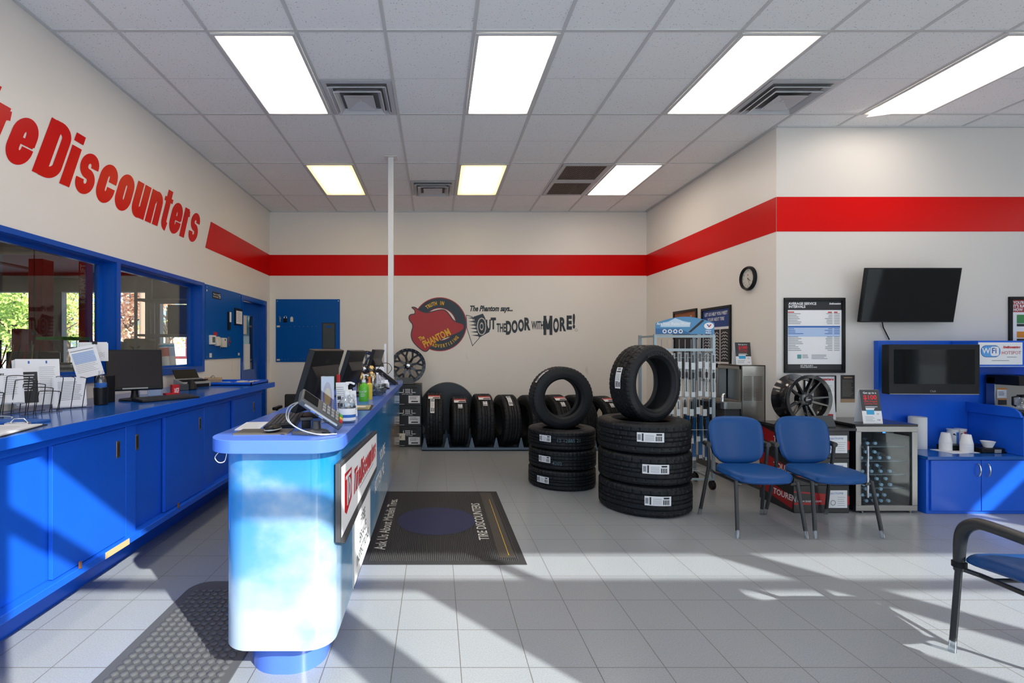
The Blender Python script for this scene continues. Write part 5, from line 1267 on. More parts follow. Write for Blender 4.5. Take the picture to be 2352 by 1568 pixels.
# posters on the notch wall
t = framed('framed_poster', 'black framed poster LET US HELP YOU MEET YOUR NEXT TIRE above the fountain', NOTCHW(6.28, 1.05), .63, .90)
m = MB(); m.use(mat('royal_ink', (.02, .06, .25), .6)).rect(.03, .60, .66, .87, .007); m.use(PAPER).text('LET US HELP YOU MEET', .315, .80, .054, 'CENTER', .84, .02, .1, z=.0075).text('YOUR NEXT TIRE', .315, .735, .054, 'CENTER', .84, .02, .1, z=.0075)
for k in range(3):
    x = .045 + k * .185; m.use(INK).rect(x, x + .17, .25, .63, .0072); m.use(PAPER)
    for j in range(9): m.strip([(x + .02, .28 + j * .037), (x + .05 + .01 * k, .30 + j * .037), (x + .085, .285 + j * .037), (x + .12 - .01 * k, .30 + j * .037), (x + .15, .28 + j * .037)], .006, .0076)
    m.use(INK).lines(x, x + .16, .23, 3, .02, .008, .0072)
m.build('print', None, t, smooth=False)
t = framed('framed_poster', 'black framed dark orange poster behind the wiper blade rack on the tan side wall', NOTCHW(7.02, 1.05), .63, .92)
m = MB(); m.use(mat('rust_ink', (.30, .09, .03), .6)).rect(.03, .60, .60, .89, .007); m.use(INK).rect(.03, .60, .03, .60, .007); m.use(PAPER).text('THE', .45, .82, .03, z=.0075); m.build('print', None, t, smooth=False)

# televisions
def tv(name, label, m, w, h, d, bez, brand=None):
    t = thing(name, label, 'television', m)
    MB().box(-w / 2, w / 2, 0, h, -d, 0).build('casing', BLACK, t, bevel=.004)
    MB().box(-w / 2 + bez, w / 2 - bez, bez + (.05 if brand else 0), h - bez, 0, .0015).build('screen', SCREEN, t)
    MB().box(-.12, .12, h * .3, h * .7, -d - .09, -d).build('wall_bracket', BLACKM, t)
    if brand:
        s = MB(); s.text(brand, 0, .022, .022, 'CENTER', bold=.02, z=.001); s.ring((-.026, .030), .008, .010, .001, 16); s.build('brand_lettering', GREY, t, smooth=False)
        MB().box(-w / 2 + .01, w / 2 - .01, 0, .006, 0, .003).build('chrome_strip', GREY, t)
    return t
tv('television', 'flat screen television tilted forward high on the right wall', Matrix.Translation((4.51, 4.80, 1.705)) @ Matrix.Rotation(R(90 + 9), 4, 'X'), .90, .515, .035, .012)
tv('television', 'lower flat television with wide glossy bezel on the blue back panel above the paper towels', T(4.535, 4.56, 1.035, R(-3)) @ Matrix.Rotation(R(90), 4, 'X'), .79, .455, .08, .045, 'LG')
MB().box(-.08, .08, .12, .34, -.30, -.08).build('mount_arm', BLACKM, [o for o in COL.objects if o.get('label', '').startswith('lower flat television')][0])
o = MB().tube([(4.35, 4.885, 1.72), (4.37, 4.895, 1.66), (4.41, 4.895, 1.58), (4.43, 4.895, 1.54)], .005, 8).build('power_cable', BLACK); tag(o, 'black power cable running down the wall from the upper television', 'cable')

# coffee station
t = thing('back_panel', 'tall blue wall panel behind the coffee station', 'panel', T(4.29, 4.86, 0)); MB().box(0, 2.2, 0, .048, 0, 1.53).build('panel', BLUE, t, bevel=.002)
t = thing('low_cabinet', 'low blue cabinet with chrome handles and a countertop for paper cups', 'cabinet', T(4.31, 4.39, 0))
MB().box(0, 2.2, .015, .468, .0, .48).build('body', BLUE, t, bevel=.002)
MB().box(-.012, 2.2, -.012, .468, .48, .507).build('top', mat('blue_low_top', (.01, .10, .42), .18), t, bevel=.002)
for k, (a, b2, hx) in enumerate(((.03, .467, .43), (.473, .93, .515), (.936, 1.38, 1.34))):
    d = MB().box(a, b2, 0, .015, .03, .472).build('door', BLUE, t, bevel=.002)
    MB().tube([(hx, 0, .335), (hx, -.022, .345), (hx, -.032, .39), (hx, -.022, .435), (hx, 0, .445)], .006, 8).build('handle', CHROME, d)
t = thing('coffee_counter', 'taller blue counter with a raised side rail holding the coffee maker at the right edge', 'counter', T(5.16, 4.40, .508))
MB().box(0, 1.3, .0, .458, 0, .335).build('body', BLUE, t, bevel=.002)
G = frame((0, 0, 0), (0, -1, 0), (0, 0, 1)); G.translation = Vector((0, .458, 0))
MB(G).prism([(0, .335), (.455, .335), (.455, .345), (.44, .38), (.41, .405), (.36, .42), (0, .43)], 0, .02).build('side_rail', BLUE, t)
MB(G).prism([(0, .33), (.456, .33), (.456, .338), (0, .338)], 0, .006).build('rail_trim', BLUEP, t)
t = thing('upper_cabinet', 'blue overhead cabinet with the Wi-Fi sign above the coffee maker', 'cabinet', T(5.0, 4.62, 1.285)); MB().box(0, 1.5, 0, .238, 0, .24).build('body', BLUE, t, bevel=.002); MB().box(0, 1.5, -.002, .0, 0, .006).build('light_edge', PALEB, t)
t = thing('wifi_sign', 'white sign reading WiFi HOTSPOT on the overhead blue cabinet', 'sign', BACKW(5.02, 1.305, 4.62)); MB().box(-.02, .385, 0, .205, 0, .004).build('plate', PAPER, t)
m = MB(); m.use(INKB).prism(rrect(.0, .18, .068, .178, .05), .0042, .0045); m.use(mat('sky_ink', (.10, .35, .75), .6)).prism(rrect(.006, .174, .074, .172, .045), .0046, .0048); m.use(PAPER).prism(rrect(.09, .168, .080, .166, .02), .0049, .0050).text('Wi', .012, .105, .07, bold=.02, z=.0052); m.use(INKB).text('Fi', .098, .105, .07, bold=.02, z=.0054)
m.use(REDT); shop_name(m, .20, .15, .022, end=.36, z=.005); m.text('HOTSPOT', .19, .095, .042, xs=.95, z=.005); m.use(INKG).rect(.24, .33, .068, .073, .005).rect(.10, .26, .035, .040, .005); m.build('lettering', None, t, smooth=False)
# coffee maker
t = thing('coffee_maker', 'stainless coffee maker with a glass pot, cut by the right edge of the picture', 'coffee maker', T(5.30, 4.55, .844))
MB().box(.0, .30, .20, .28, 0, .34).build('back_housing', STEEL, t, bevel=.004)
MB().box(.0, .30, .0, .28, .27, .36).build('head', BLACK, t, bevel=.006); MB().box(.0, .30, -.02, .20, 0, .03).build('warming_plate', BLACK, t, bevel=.004)
m = MB(frame((0, .199, 0), (1, 0, 0), (0, 0, 1))); m.use(PAPER).rect(.02, .11, .14, .22); m.use(mat('orange_ink', (.7, .25, .02), .6)).rect(.02, .11, .22, .235, .001).rect(.03, .11, .125, .135, .001); m.use(INK).rect(.03, .11, .075, .122, .001).lines(.03, .09, .2, 3, .014, .005, .001); m.build('instruction_label', None, t, smooth=False)
t = thing('coffee_pot', 'round glass coffee pot standing on the coffee maker plate', 'coffee pot', T(5.43, 4.62, .875)); MB().lathe([(.055, 0), (.075, .02), (.078, .06), (.05, .11), (.045, .13)], 28, cap=False).build('glass_body', CLEAR, t); MB().lathe([(.05, .128), (.05, .15), (.001, .155)], 24, cap=False).tube([(-.05, 0, .14), (-.11, 0, .13), (-.11, 0, .06), (-.085, 0, .05)], .009, 8).build('handle_and_lid', BLACK, t)
zt = .507
# towel roll, cups, canisters
t = thing('paper_towel_roll', 'roll of white paper towels standing on the low blue cabinet', 'paper towels', T(4.58, 4.765, zt)); MB().lathe([(.066, 0), (.068, .003), (.068, .295), (.064, .298), (.022, .298), (.022, .28)], 40).build('roll', mat('towel', (.80, .80, .80), .9, bump=(60, .3)), t)
def cup_stack(label, x, y, n):
    t = thing('cup_stack', label, 'cups', T(x, y, zt + .003), 'stacks of white foam cups')
    foam = mat('white_foam', (.82, .82, .83), .8)
    for i in range(n):
        z0 = i * .0135; MB(T(0, 0, z0)).lathe([(.045, 0), (.0462, .004), (.0455, .012), (.031, .092), (.029, .094), (.001, .094)], 28, cap=False).build('foam_cup', foam, t)
    return t
cup_stack('stack of upside-down white foam cups nearer the paper towel roll', 4.74, 4.66, 6)
cup_stack('stack of upside-down white foam cups in front of the creamer canisters', 4.835, 4.565, 6)
o = MB(T(4.76, 4.62, zt, .12)).box(-.12, .16, -.10, .09, 0, .0025).build('napkin', PAPER); tag(o, 'white napkin sheet spread under the foam cups', 'napkin')
def canister(label, x, y, c1, c2, txt):
    t = thing('canister', label, 'canister', T(x, y, zt + .004)); MB().lathe([(.042, 0), (.042, .165)], 28).build('body', c1, t)
    MB().lathe([(.0425, .03), (.0425, .15)], 28, cap=False, a0=R(-100), a1=R(-20)).build('colour_panel', c2, t)
    MB().lathe([(.044, .16), (.045, .165), (.045, .175), (.001, .178)], 28, cap=False).build('lid', WHITE, t)
    m = MB(); m.disc((0, 0), .022, 0, 20, .010); m.v = [Vector(((.0432) * math.sin(v.x / .043 - .25), -.0432 * math.cos(v.x / .043 - .25), .13 + v.y)) for v in m.v]; m.build('oval_badge', NAVY, t, smooth=False); return t
canister('white and blue creamer canister with a spout on the coffee station', 4.93, 4.78, PAPER, mat('canister_blue', (.05, .2, .7), .4), '')
canister('white and red sugar canister beside the blue one on the coffee station', 5.025, 4.80, mat('canister_cream', (.75, .66, .62), .4), mat('canister_red', (.6, .05, .02), .4), '')
t = thing('condiment_tray', 'black plastic condiment tray with stirrers on the coffee station', 'tray', T(5.02, 4.60, zt)); MB().box(-.30, .12, .03, .13, 0, .05).box(-.09, .12, -.08, .13, 0, .045).build('tray', BLACK, t, bevel=.008); MB().box(.13, .10 + .03, -.08, .0, 0, .01).box(.02, .08, -.083, -.079, .004, .035).build('clear_window', GREY, t)
for k in range(4): MB().cyl((-.06 + .012 * k, .05, .04), (-.075 + .015 * k, .07, .11), .005, 6).build('stirrer', BLACKM, t)
t = thing('foam_bowl', 'small white foam bowl sitting on the black condiment tray', 'bowl', T(5.035, 4.57, zt + .046)); MB().lathe([(.030, 0), (.048, .05), (.051, .055), (.047, .055), (.028, .006), (.001, .005)], 28, cap=False).build('bowl', MATS['white_foam'], t)
o = MB(T(5.22, 4.50, zt, 0)).box(-.07, .10, -.05, .06, 0, .038).build('black_lid_box', BLACK, None, bevel=.01); tag(o, 'low black plastic box right of the foam bowl', 'box')
bpy.data.objects.remove(o)

# beverage fridge
fx, fy = 3.705, 4.42
t = thing('beverage_fridge', 'small steel framed glass door drinks fridge full of water bottles', 'fridge', T(fx, fy, 0)); W, D, H = .545, .46, .765
c = MB(); c.box(0, W, .035, D, .02, .05).box(0, W, .035, D, H - .03, H).box(0, .03, .035, D, .05, H - .03).box(W - .03, W, .035, D, .05, H - .03).box(0, W, D - .03, D, .05, H - .03).build('cabinet', BLACK, t)
MB().box(-.006, W + .004, .0, D, H, H + .02).build('top', mat('black_laminate', (.02, .02, .022), .2), t, bevel=.002)
d = MB(); fw = .048
for (a, b2, c2, d2) in ((0, W, .02, .02 + fw), (0, W, H - fw, H), (0, fw, .02 + fw, H - fw), (W - fw, W, .02 + fw, H - fw)): d.box(a, b2, 0, .033, c2, d2)
dd = d.build('door', STEEL, t, bevel=.002)
MB().box(fw, W - fw, .012, .016, .02 + fw, H - fw).build('glass_pane', glass('fridge_glass', (.78, .86, .90), .04), dd, smooth=False)
MB().cyl((.075, -.035, .15), (.075, -.035, .60), .009, 12).cyl((.075, 0, .165), (.075, -.035, .165), .006, 8).cyl((.075, 0, .585), (.075, -.035, .585), .006, 8).build('handle', CHROME, dd)
MB().box(.20, .36, .03, .05, H - .065, H - .05).build('control_panel', BLACKM, t); MB().box(.262, .285, .028, .03, H - .063, H - .052).build('blue_display', mat('blue_led', (0, .05, .3), .5, emit=(.05, .25, 1.0), estr=3), t)
SHZ = [.575, .445, .325, .205, .06]
for z_ in SHZ[:-1] + []: MB().box(.035, W - .035, .07, D - .05, z_ - .006, z_).build('shelf', GREY, t)
MB().cyl((.06, -.0, .0), (.06, .03, .02), .012, 8).cyl((W - .05, .02, 0), (W - .05, .02, .02), .014, 8).cyl((W - .05, D - .05, 0), (W - .05, D - .05, .02), .014, 8).cyl((.06, D - .05, 0), (.06, D - .05, .02), .014, 8).build('foot', STEEL, t)
PETM = glass('bottle_plastic', (.80, .88, .92), .35, .12)
bt = thing('water_bottle', 'x', 'bottle', T(0, 0, 0)); 
MB().lathe([(.001, .0), (.026, .0), (.030, .012), (.030, .05), (.028, .06), (.030, .07), (.030, .125), (.012, .165), (.012, .172)], 16, cap=False).build('bottle', PETM, bt)
MB().lathe([(.0305, .07), (.0305, .115)], 16, cap=False).build('label', mat('pale_label', (.45, .6, .68), .5), bt)
MB().lathe([(.014, .17), (.014, .187), (.0005, .188)], 14, cap=False).build('cap', mat('pale_cap', (.60, .74, .82), .4), bt)
SHN = ['top shelf', 'second shelf', 'third shelf', 'fourth shelf', 'bottom']
rows = {0: [(.075, 0), (.145, 0), (.215, 0)], 1: [(.09 + .082 * i, 0) for i in range(4)] + [(.13 + .08 * i, 1) for i in range(2)], 2: [(.10 + .082 * i, 0) for i in range(4)] + [(.15 + .08 * i, 1) for i in range(2)],
        3: [(.11 + .08 * i, 0) for i in range(4)] + [(.15 + .08 * i, 1) for i in range(3)], 4: [(.07 + .066 * i, 0) for i in range(5)] + [(.10 + .066 * i, 1) for i in range(4)] + [(.133 + .066 * i, 2) for i in range(3)]}
first = True
for r_, lst in rows.items():
    for (bx, lv) in lst:
        M0 = Matrix.Translation((fx + bx + .01, fy + .245, SHZ[r_] + .031 + lv * .053)) @ Matrix.Rotation(R(90), 4, 'X')
        lb = 'clear water bottle lying cap forward on the %s of the drinks fridge' % SHN[r_]; gp = 'water bottles on the %s of the fridge' % SHN[r_]
        if first: bt.matrix_world = M0; bt['label'] = lb; bt['group'] = gp; first = False
        else: dup(bt, M0, lb, gp)

def tent_card(label, m, w=.165, h=.30):
    t = thing('tent_card', label, 'tent card', m)
    MB(Matrix.Translation((0, -.055, 0)) @ Matrix.Rotation(R(90 - 9), 4, 'X')).box(-w / 2, w / 2, 0, h, -.001, 0).build('front_leaf', PAPER, t)
    MB(Matrix.Translation((0, .055, 0)) @ Matrix.Rotation(R(90 + 9), 4, 'X')).box(-w / 2, w / 2, 0, h, 0, .001).build('back_leaf', PAPER, t)
    m = MB(Matrix.Translation((0, -.055, 0)) @ Matrix.Rotation(R(90 - 9), 4, 'X'))
    m.use(mat('charcoal_ink', (.035, .04, .045), .5)).rect(-w / 2, w / 2, h * .37, h, .0006); q_ = h / .3; m.use(PAPER).text('Get up to a', 0, h * .88, .024 * q_, 'CENTER', bold=.02, z=.001).lines(-w * .3, w * .35, h * .50, 2, .012 * q_, .005 * q_, .001)
    m.use(mat('bright_red_print', (.75, .02, .03), .5)).text('$100', .0, h * .71, .056 * q_, 'CENTER', bold=.03, z=.001).text('VISA Prepaid', 0, h * .63, .021 * q_, 'CENTER', bold=.01, z=.001).text('Card by Mail', 0, h * .56, .021 * q_, 'CENTER', bold=0, z=.001)
    m.use(mat('cyan_ink', (.03, .35, .65), .5)).rect(-.045, .02, h * .26, h * .40, .001); m.use(PAPER).rect(-.048, .023, h * .40, h * .44, .0009); m.use(INK).text('50', .04, h * .26, .018 * q_, z=.001).text('100', .035, h * .08, .020 * q_, z=.001); m.use(INKG).lines(-.06, .02, h * .2, 4, .012 * q_, .003, .001)
    m.build('print', None, t, smooth=False)
    return t
tent_card('black and white tent card with a red 100 dollar offer standing on the drinks fridge', T(3.90, 4.52, .786, R(-4)))
# cartons with the wheel table
for i in range(3):
    wheel_box('black and red wheel carton, %s of three left of the drinks fridge' % ('bottom', 'middle', 'top')[i], T(3.405, 4.425, .001 + i * .242), .49, .47, .240, 'touren', 'black and red wheel cartons')
o = MB().box(3.13, 3.697, 4.40, 4.895, .728, .752).build('black_board_top', MATS['black_laminate'], None, bevel=.002); tag(o, 'flat black board lying on the black and red cartons', 'board')
display_stand('slate display stand under the twin spoke wheel', T(3.44, 4.57, .753, R(6)))
wheel('black twin spoke wheel on the black board beside the drinks fridge', Matrix.Translation((3.405, 4.67, .985)) @ Matrix.Rotation(R(6), 4, 'Z') @ SF @ Matrix.Rotation(.12, 4, 'Z'), .228, .19, 'touren')
t = thing('tent_card', 'white leaflet tent card standing behind the twin spoke wheel', 'tent card', T(3.66, 4.60, .786, R(20)))
t.matrix_world = T(3.70, 4.78, .786, R(-20))
MB(Matrix.Translation((0, -.05, 0)) @ Matrix.Rotation(R(80), 4, 'X')).box(-.08, .08, 0, .26, -.001, 0).build('front_leaf', PAPER, t); MB(Matrix.Translation((0, .05, 0)) @ Matrix.Rotation(R(100), 4, 'X')).box(-.08, .08, 0, .26, 0, .001).build('back_leaf', PAPER, t)
m = MB(Matrix.Translation((0, -.05, 0)) @ Matrix.Rotation(R(80), 4, 'X')); m.use(INKG).lines(-.06, .06, .2, 9, .012, .003, .0006); m.use(REDT).rect(.0, .06, .02, .05, .0006); m.use(PALEB).rect(-.06, .03, .06, .075, .0006); m.build('print', None, t, smooth=False)

# drinking fountain
t = thing('drinking_fountain', 'stainless steel wall drinking fountain with louvred side below the tan wall', 'drinking fountain', T(3.334, 5.07, 0))
b = MB(); b.box(-.245, 0, 0, .012, .60, 1.285).box(-.245, 0, .448, .46, .60, 1.285).box(-.245, 0, 0, .46, 1.273, 1.285).box(-.012, 0, 0, .46, .60, 1.285).box(-.245, -.232, 0, .46, .60, .92).box(-.245, -.232, 0, .035, .92, 1.285).box(-.245, -.232, .425, .46, .92, 1.285).box(-.245, -.232, 0, .46, 1.24, 1.285)
b.build('cabinet', STEEL, t, bevel=.003)
MB().box(-.235, -.225 + .10, .03, .43, .915, .92).box(-.13, -.12, .03, .43, .92, 1.245).build('alcove_back', STEEL, t)
b = MB(); b.prism(rrect(-.43, -.245, 0, .46, .06, 8, (1, .01, .01, 1)), .84, .91); b.build('basin', STEEL, t, bevel=.006)
MB().prism(rrect(-.41, -.26, .04, .42, .05), .908, .9115).build('basin_bowl', mat('bowl_steel', (.38, .34, .28), .35, metal=1), t)
MB().box(-.455, -.415, .06, .40, .835, .895).box(-.458, -.453, .16, .24, .86, .88).build('push_bar', BLACK, t, bevel=.006); MB().box(-.40, -.245, .02, .44, .60, .84).build('lower_housing', DARKG, t, bevel=.005)
MB().tube([(-.39, .08, .91), (-.39, .08, .95), (-.38, .085, .975), (-.365, .09, .985)], [.017, .014, .013, .012], 12).build('bubbler', CHROME, t)
lv = MB()
for c_ in range(2):
    for i in range(17): x = -.225 + c_ * .105; lv.box(x, x + .085, -.003, .001, .93 + i * .0148, .936 + i * .0148)
lv.build('louvres', mat('louvre_dark', (.10, .08, .06), .4, metal=.5), t, smooth=False)
tent_card('tent card with a red 100 dollar offer standing on top of the drinking fountain', T(3.22, 5.28, 1.286, R(-8)), .15, .235)

# wiper blade rack
t = thing('wiper_rack', 'wheeled pale steel display rack of wiper blades with a blue header sign', 'display rack', T(2.25, 5.15, 0)); W = .60
b = MB()
for x in (0, W):
    for y in (0, .38): b.box(x - .014, x + .014, y - .014, y + .014, .10, 1.60)
for z_ in (1.58, 1.44): b.box(0, W, -.012, .012, z_ - .014, z_ + .014)
for y in (0, .38): b.box(0, W, y - .01, y + .01, .10, .12)
for x in (0, W): b.box(x - .01, x + .01, 0, .38, .10, .12).box(x - .01, x + .01, 0, .38, 1.57, 1.59)
b.build('post_frame', RACKM, t)
b = MB()
for z_ in (1.36, .96, .62, .20): b.cyl((0, -.012, z_), (W, -.012, z_), .003, 6)
for k in range(10): b.cyl((.03 + k * .062, .06, .30), (.03 + k * .062, .06, 1.55), .003, 6)
for k in range(6): b.cyl((.0, .06 * k, .20), (W, .06 * k, .20), .003, 6)
b.tube([(W + .03, .1, 1.0), (W + .03, .1, 1.60), (W + .03, .16, 1.66), (W + .03, .26, 1.66), (W + .03, .32, 1.58), (W + .03, .32, 1.0)], .010, 8).cyl((W, .1, 1.3), (W + .05, .1, 1.3), .006, 6).cyl((W, .32, 1.3), (W + .05, .32, 1.3), .006, 6).cyl((W, .1, .5), (W + .05, .1, .5), .006, 6)
b.build('wire_grid', SILV, t)
G = frame((-.004, -.02, 1.60), (1, 0, 0), (0, 0, 1)); pts = [(0, 0), (W, 0), (W, .115)] + [(W * (1 - i / 12), .115 + .065 * math.sin(PI * i / 12)) for i in range(1, 12)] + [(0, .115)]
hs = MB(G).prism(pts, 0, .006).build('header_sign', mat('header_sky', (.07, .25, .48), .4), t)
m = MB(G); m.use(mat('cloud_print_white', (.5, .66, .80), .5)).poly([(.05, .075), (.35, .075), (.35, .12), (.28, .135), (.2, .165), (.13, .13), (.05, .11)], .0065); m.use(INK).poly([(.33, .02), (.36, .02), (.50, .14), (.475, .15)], .0068); m.use(mat('header_blue', (.02, .13, .33), .4)).poly([(.0, .0), (.36, .0), (.33, .02), (.24, .06), (.0, .06)], .0066)
m.use(PAPER).text('Are You: Blades Worn?'.replace(':', 'r') if False else 'Are Your Blades Worn?', .01, .095, .040, xs=.88, bold=.015, z=.0075); m.disc((.545, .085), .05, .007, 24, .034).text('Wiper', .51, .03, .022, z=.0075, bold=.02).text('Blades', .51, .008, .022, z=.0075, bold=.02)
for k in range(4): m.ring((.09 + k * .055, .03), .012, .021, .0075, 20)
m.use(INKB).poly([(.52, .10), (.535, .10), (.548, .078), (.543, .07)], .0078); m.use(REDT).poly([(.572, .10), (.555, .10), (.543, .078), (.548, .07)], .0078)
m.build('lettering', None, hs, smooth=False)
for x in (.02, W): 
    for y in (.02, .36):
        MB().at(T(x, y, .045) @ Matrix.Rotation(R(90), 4, 'Y')).lathe([(.012, -.018), (.042, -.018), (.045, -.012), (.045, .012), (.042, .018), (.012, .018)], 24).at(T(x, y, 0)).box(-.012, .012, -.02, .02, .06, .105).build('caster_wheel', BLACK, t)
PKC = glass('blister_plastic', (.72, .78, .82), .14, .1); PKW = mat('blade_tag', (.62, .68, .72), .5); PKB = mat('blade_sleeve_blue', (.02, .14, .38), .35)
bl = thing('wiper_blade_pack', 'x', 'wiper blade', T(0, 0, 0))
MB().box(-.024, .024, -.006, .006, -.46, 0).build('clear_sleeve', PKC, bl, bevel=.003)
MB().cyl((0, 0, -.44), (0, 0, -.02), .007, 8).box(-.010, .010, -.008, .008, -.26, -.2).build('blade', BLACK, bl)
MB().box(-.02, .02, -.0075, -.0065, -.17, -.10).build('paper_tag', PKW, bl); MB().box(-.02, .02, -.0075, -.0065, -.45, -.40).build('paper_tag', PKW, bl)
pb = thing('wiper_blade_pack', 'x', 'wiper blade', T(0, 0, 0)); MB().box(-.020, .020, -.006, .006, -.44, 0).build('blue_sleeve', PKB, pb, bevel=.003); MB().box(-.018, .018, -.0075, -.006, -.445, -.41).build('clear_end', PKW, pb)
usedA = usedB = False
for k in range(9):
    m_ = T(2.25 + .035 + k * .069, 5.125 + (k % 2) * .004, 1.42 - (k % 3) * .006); l_ = 'clear packed wiper blade hanging in the upper row of the display rack'; g_ = 'wiper blades in the upper row'
    if not usedA: bl.matrix_world = m_; bl['label'] = l_; bl['group'] = g_; usedA = True
    else: dup(bl, m_, l_, g_)
for k in range(9): dup(bl, T(2.25 + .04 + k * .068, 5.16, .95 - (k % 2) * .02), 'clear packed wiper blade hanging in the middle row of the display rack', 'wiper blades in the middle row')
for k in range(4):
    m_ = T(2.25 + .36 + k * .066, 5.20, .76 - (k % 2) * .02); l_ = 'blue sleeved wiper blade hanging low in the display rack'; g_ = 'blue wiper blades in the lower row'
    if not usedB: pb.matrix_world = m_; pb['label'] = l_; pb['group'] = g_; usedB = True
    else: dup(pb, m_, l_, g_)

# ============================================================ CHAIRS
def cushion(w0, w1, d, th, crown, nx=14, ny=14, rr=.35):
    """pad in local XY (w along x, d along y), thickness z, rounded outline and crowned top; returns MB"""
    m = MB(); vs = []; idx = {}
    def outline(u, v):
        # superellipse square to rounded shape
        a = 1 - .10 * (abs(u) ** 3) * (v * v); b2 = 1 - .10 * (abs(v) ** 3) * (u * u)
        ww = (w0 + (w1 - w0) * (v + 1) / 2) / 2
        c = .30 * rr * (u * u * v * v) ** 2; f2 = 1 - rr * .10 * v * v; g2 = 1 - rr * .10 * u * u; return u * ww * (1 - c) * f2, v * d / 2 * (1 - c) * g2
    for layer in (0, 1):
        for j in range(ny + 1):
            for i in range(nx + 1):
                u = math.sin(PI / 2 * (-1 + 2 * i / nx)); v = math.sin(PI / 2 * (-1 + 2 * j / ny)); x, y = outline(u, v); e = (1 - abs(u) ** 7) * (1 - abs(v) ** 7)
                z_ = (th * .35 + crown(u, v) + th * .65 * max(0, e) ** .45) if layer else (th * .35 + crown(u, v) - th * .35 * max(0, e) ** .45)
                vs.append((x, y, z_))
    n = (nx + 1) * (ny + 1); fs = []
    for j in range(ny):
        for i in range(nx):
            a = j * (nx + 1) + i; fs.append((a, a + nx + 1, a + nx + 2, a + 1)); fs.append((n + a, n + a + 1, n + a + nx + 2, n + a + nx + 1))
    ring = [i for i in range(nx + 1)] + [(j) * (nx + 1) + nx for j in range(1, ny + 1)] + [ny * (nx + 1) + i for i in range(nx - 1, -1, -1)] + [j * (nx + 1) for j in range(ny - 1, 0, -1)]
    for k in range(len(ring)): a, b2 = ring[k], ring[(k + 1) % len(ring)]; fs.append((a, b2, n + b2, n + a))
    m.add(vs, fs); return m
FOOTG = glass('clear_foot', (.75, .80, .84), .2)
def chair_legs(t, pts, r=.014):
    (bx, by), (tx, ty), zt_ = pts
    k = .06 / zt_
    l = MB().tube([(bx + (tx - bx) * k, by + (ty - by) * k, .055), (tx, ty, zt_)], r, 14).build('leg', FRAMEC, t)
    MB().tube([(bx, by, .001), (bx + (tx - bx) * k * .97, by + (ty - by) * k * .97, .062)], [r * 1.12, r * 1.06], 12).build('clear_foot', FOOTG, l)
def guest_chair(label, m, full_arms=False):
    """origin on the floor below the seat centre, faces -y"""
    t = thing('guest_chair', label, 'chair', m, 'blue vinyl guest chairs')
    s = cushion(.55 if full_arms else .50, .46, .47, .075, lambda u, v: .012 * u * u - .015 * (v < 0) * v * v, rr=.3 if full_arms else .7); s.v = [Matrix.Translation((0, -.02, .432 if full_arms else .405)) @ v for v in s.v]; s.build('seat', VINYL, t, sharp=60)
    bk = cushion(.43, .485, .41, .055, lambda u, v: -.035 + .05 * u * u, rr=.6)
    K = Matrix.Translation((0, .235, .665)) @ Matrix.Rotation(R(90 - 12), 4, 'X'); bk.v = [K @ v for v in bk.v]; bk.build('backrest', VINYL, t, sharp=60)
    bb = cushion(.42, .475, .40, .02, lambda u, v: -.045 + .05 * u * u, rr=.6); bb.v = [K @ v for v in bb.v]; bb.build('back_shell', BLACK, t, sharp=60)
    for s_ in (-1, 1):
        chair_legs(t, ((s_ * .262, -.27), (s_ * .255, -.245) if full_arms else (s_ * .235, -.20), .42))
        chair_legs(t, ((s_ * .27, .29), (s_ * .238, .20), .43 if full_arms else .43))
        MB().tube([(s_ * .238, .20, .42), (s_ * .243, .185, .50), (s_ * .252, .18, .63)], .014, 12).build('arm_post', FRAMEC, t)
        if not full_arms: MB().cyl((s_ * .252, .165, .632), (s_ * .252, .235, .638), .021, 16).cyl((s_ * .252, .2, .636), (s_ * .205, .225, .640), .014, 10).build('arm_pivot', FRAMEC, t)
        MB().tube([(s_ * .250, -.24, .41) if full_arms else (s_ * .236, -.20, .405), (s_ * .2, -.2, .395), (s_ * .2, .18, .395), (s_ * .238, .20, .42)], .011, 10).build('seat_rail', FRAMEC, t)
        if full_arms:
            MB().tube([(s_ * .255, -.245, .40), (s_ * .256, -.243, .47), (s_ * .257, -.235, .56), (s_ * .258, -.215, .61), (s_ * .259, -.175, .643), (s_ * .260, -.12, .655), (s_ * .262, .06, .648), (s_ * .258, .17, .635)], [.020, .022, .025, .027, .027, .026, .024, .020], 14).build('armrest', FRAMEC, t)
            MB().at(T(s_ * .255, -.244, .43)).lathe([(.02, -.014), (.028, -.012), (.028, .012), (.02, .014)], 20).build('joint', BLACK, t)
    MB().cyl((-.2, .1, .395), (.2, .1, .395), .010, 8).cyl((-.2, -.15, .395), (.2, -.15, .395), .010, 8).box(-.012, .012, .20, .225, .40, .48).build('cross_bar', FRAMEC, t)
    return t
guest_chair('blue vinyl guest chair, left one of the pair beside the big tire stack', T(2.575, 4.10, 0, R(-1)))
guest_chair('blue vinyl guest chair, right one of the pair in front of the drinks fridge', T(3.155, 4.10, 0, R(1)))
guest_chair('blue vinyl guest chair with curved armrests cut by the right edge, nearest the camera', T(2.735, 2.13, 0, R(180)), True)
